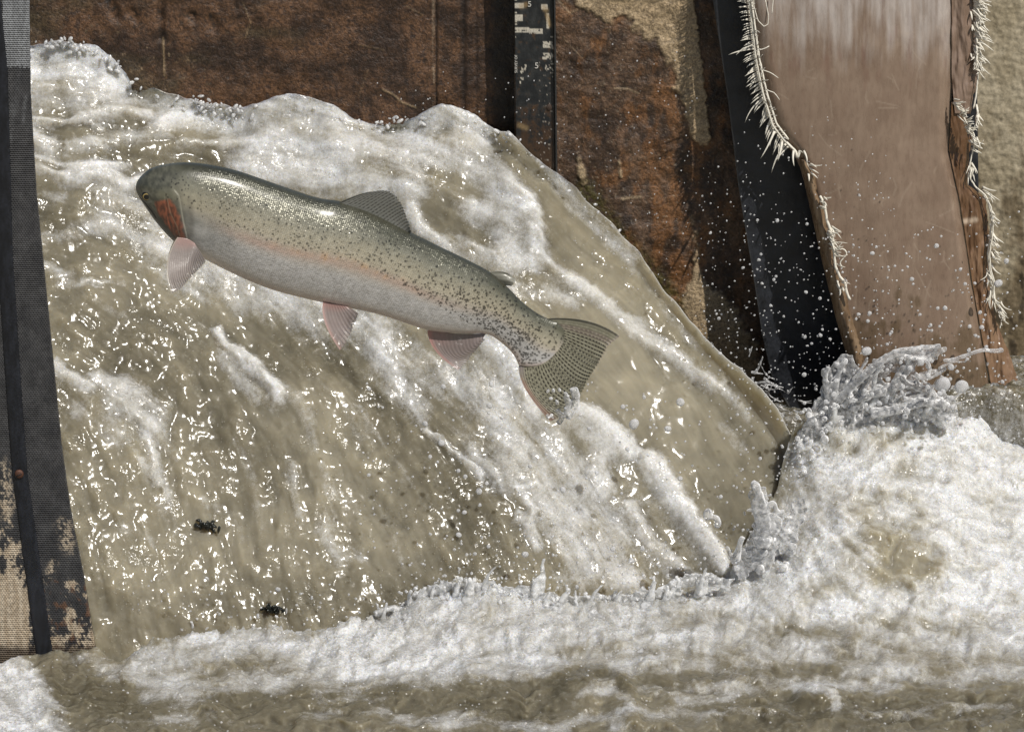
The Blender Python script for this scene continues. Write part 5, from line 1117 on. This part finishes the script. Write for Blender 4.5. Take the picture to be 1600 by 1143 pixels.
M_BUB = SH('air_bubble'); M_BUB.P(Base_Color=(.80, .80, .78, 1), Roughness=.13, Alpha=.42); M_BUB.b.inputs['Specular IOR Level'].default_value = .9; M_BUB = M_BUB.m
def bubbles():
    th = np.linspace(0, math.pi, 7); ph = np.linspace(0, 2 * math.pi, 9, endpoint=False); T, Q = np.meshgrid(th, ph, indexing='ij')
    U = np.stack([np.sin(T) * np.cos(Q), np.sin(T) * np.sin(Q), np.cos(T)], -1).reshape(-1, 3); f = gridF(7, 9, 0, True)
    H, W = POOL.shape[:2]; n = 6500; g = np.random.default_rng(11)
    ii = (62 + (H - 130) * g.random(n) ** 1.15).astype(int); jj = g.integers(90, W - 60, n)
    fz = POOL_FOAM[ii, jj]; ok = g.random(n) < .16 + .9 * sstep(.1, .7, fz); ii, jj = ii[ok], jj[ok]; n = len(ii)
    r = .0007 + .0013 * g.random(n) ** 2.5
    V = (POOL[ii, jj][:, None, :] + U[None] * r[:, None, None] * np.array([1, 1, .85])); F = (f[None] + (np.arange(n) * len(U))[:, None, None]).reshape(-1, 4)
    add('foam_bubbles', mesh_from('foam_bubbles', V, F), M_BUB, kind='stuff')
bubbles()
def lip_spray():
    cr = []
    for i in range(230):
        x = rr.choice([rr.uniform(45, 190), rr.uniform(300, 400), rr.uniform(430, 800), rr.uniform(45, 1000)]); y = pl(CONTACT, x) + rr.gauss(4, 7)
        Yz = float(np.interp(x, [p[0] for p in RIMY], [p[1] for p in RIMY])) - .012
        cr.append(blob(x, y, rr.uniform(1.2, 3.6), Yz + rr.gauss(0, .004), rr.uniform(1, 2.2)))
    tubes('rim_spray', cr, M_SPLASH, None, 7, label='flecks of white spray where the chute meets the back wall', category='spray', kind='stuff')
lip_spray()
def spray():
    VV, FF = [], []; off = 0
    zones = [(700, (1095, 1400), (180, 660), (.6, 1.5), (.28, .40)), (250, (870, 1110), (60, 560), (.5, 1.3), (.40, .48)), (260, (1330, 1600), (300, 640), (.7, 1.9), (.18, .33)), (420, (560, 1240), (560, 930), (.8, 1.9), (.02, .15)),
             (240, (200, 620), (900, 1010), (.8, 2.2), (.0, .05)), (300, (620, 1140), (830, 960), (.8, 2.4), (.0, .05)), (200, (1140, 1340), (560, 900), (.8, 2.2), (.06, .24)), (130, (1400, 1600), (540, 700), (.8, 2), (.18, .3)), (160, (580, 860), (110, 300), (.6, 1.4), (.42, .5))]
    for n, xr, yr_, rd, dp in zones:
        for i in range(n):
            x, y = rr.uniform(*xr), yr_[0] + (yr_[1] - yr_[0]) * rr.random() ** .65; r = rr.uniform(*rd) * .00088
            V = DM[rr.randrange(4)][1][::2, ::3] * r + at(x, y, rr.uniform(*dp)); VV.append(V.reshape(-1, 3)); FF.append(gridF(7, 6, off, True)); off += 42
    me = mesh_from('spray', np.concatenate(VV), np.concatenate(FF)); add('spray', me, M_CLEAR, kind='stuff')
spray()

# ================================================================== FLOATING LEAF LITTER
def debris(x, y, Y, sz, seed, label):
    r = np.random.default_rng(seed); root = None; paths = []
    for i in range(46):
        a = r.random() * 6.28; d = abs(r.normal(0, .45)); cx, cy = x + math.cos(a) * d * sz * 1.5, y + math.sin(a) * d * sz * .8 + .25 * math.cos(a) * d * sz; l = r.uniform(.14, .36) * sz; b = r.random() * 6.28
        t = np.linspace(-1, 1, 6); paths.append((at(cx + math.cos(b) * l * t, cy + math.sin(b) * l * t + 2 * t * t, Y + r.normal(0, .003)), np.sqrt(np.maximum(1 - t * t, .05)) * .0024))
    tubes('leaf_litter', paths, LEAF, None, 5, label=label, category='debris')
LEAF = mat_simple('wet_dark_leaf', (.016, .018, .015), .15, bscale=400, bdist=.002)
def chute_Y(x, y):
    d = bpy.data.objects['chute_water'].data; n = len(d.vertices); a = np.empty(n * 3, np.float32); d.vertices.foreach_get('co', a); a = a.reshape(-1, 3)
    v = a - CAM; t = v @ FW; sx = 800 + FOC * v[:, 0] / t; sy = 571.5 - FOC * (v @ UP) / t
    m = np.hypot(sx - x, sy - y) < 6; return float(a[m, 1].min())
debris(323, 821, chute_Y(323, 821) - .004, 17, 1, 'clump of dark wet leaf litter on the brown water left of centre')
debris(424, 952, chute_Y(424, 952) - .004, 12, 2, 'small dark leaf fragment at the foam line below the larger clump')
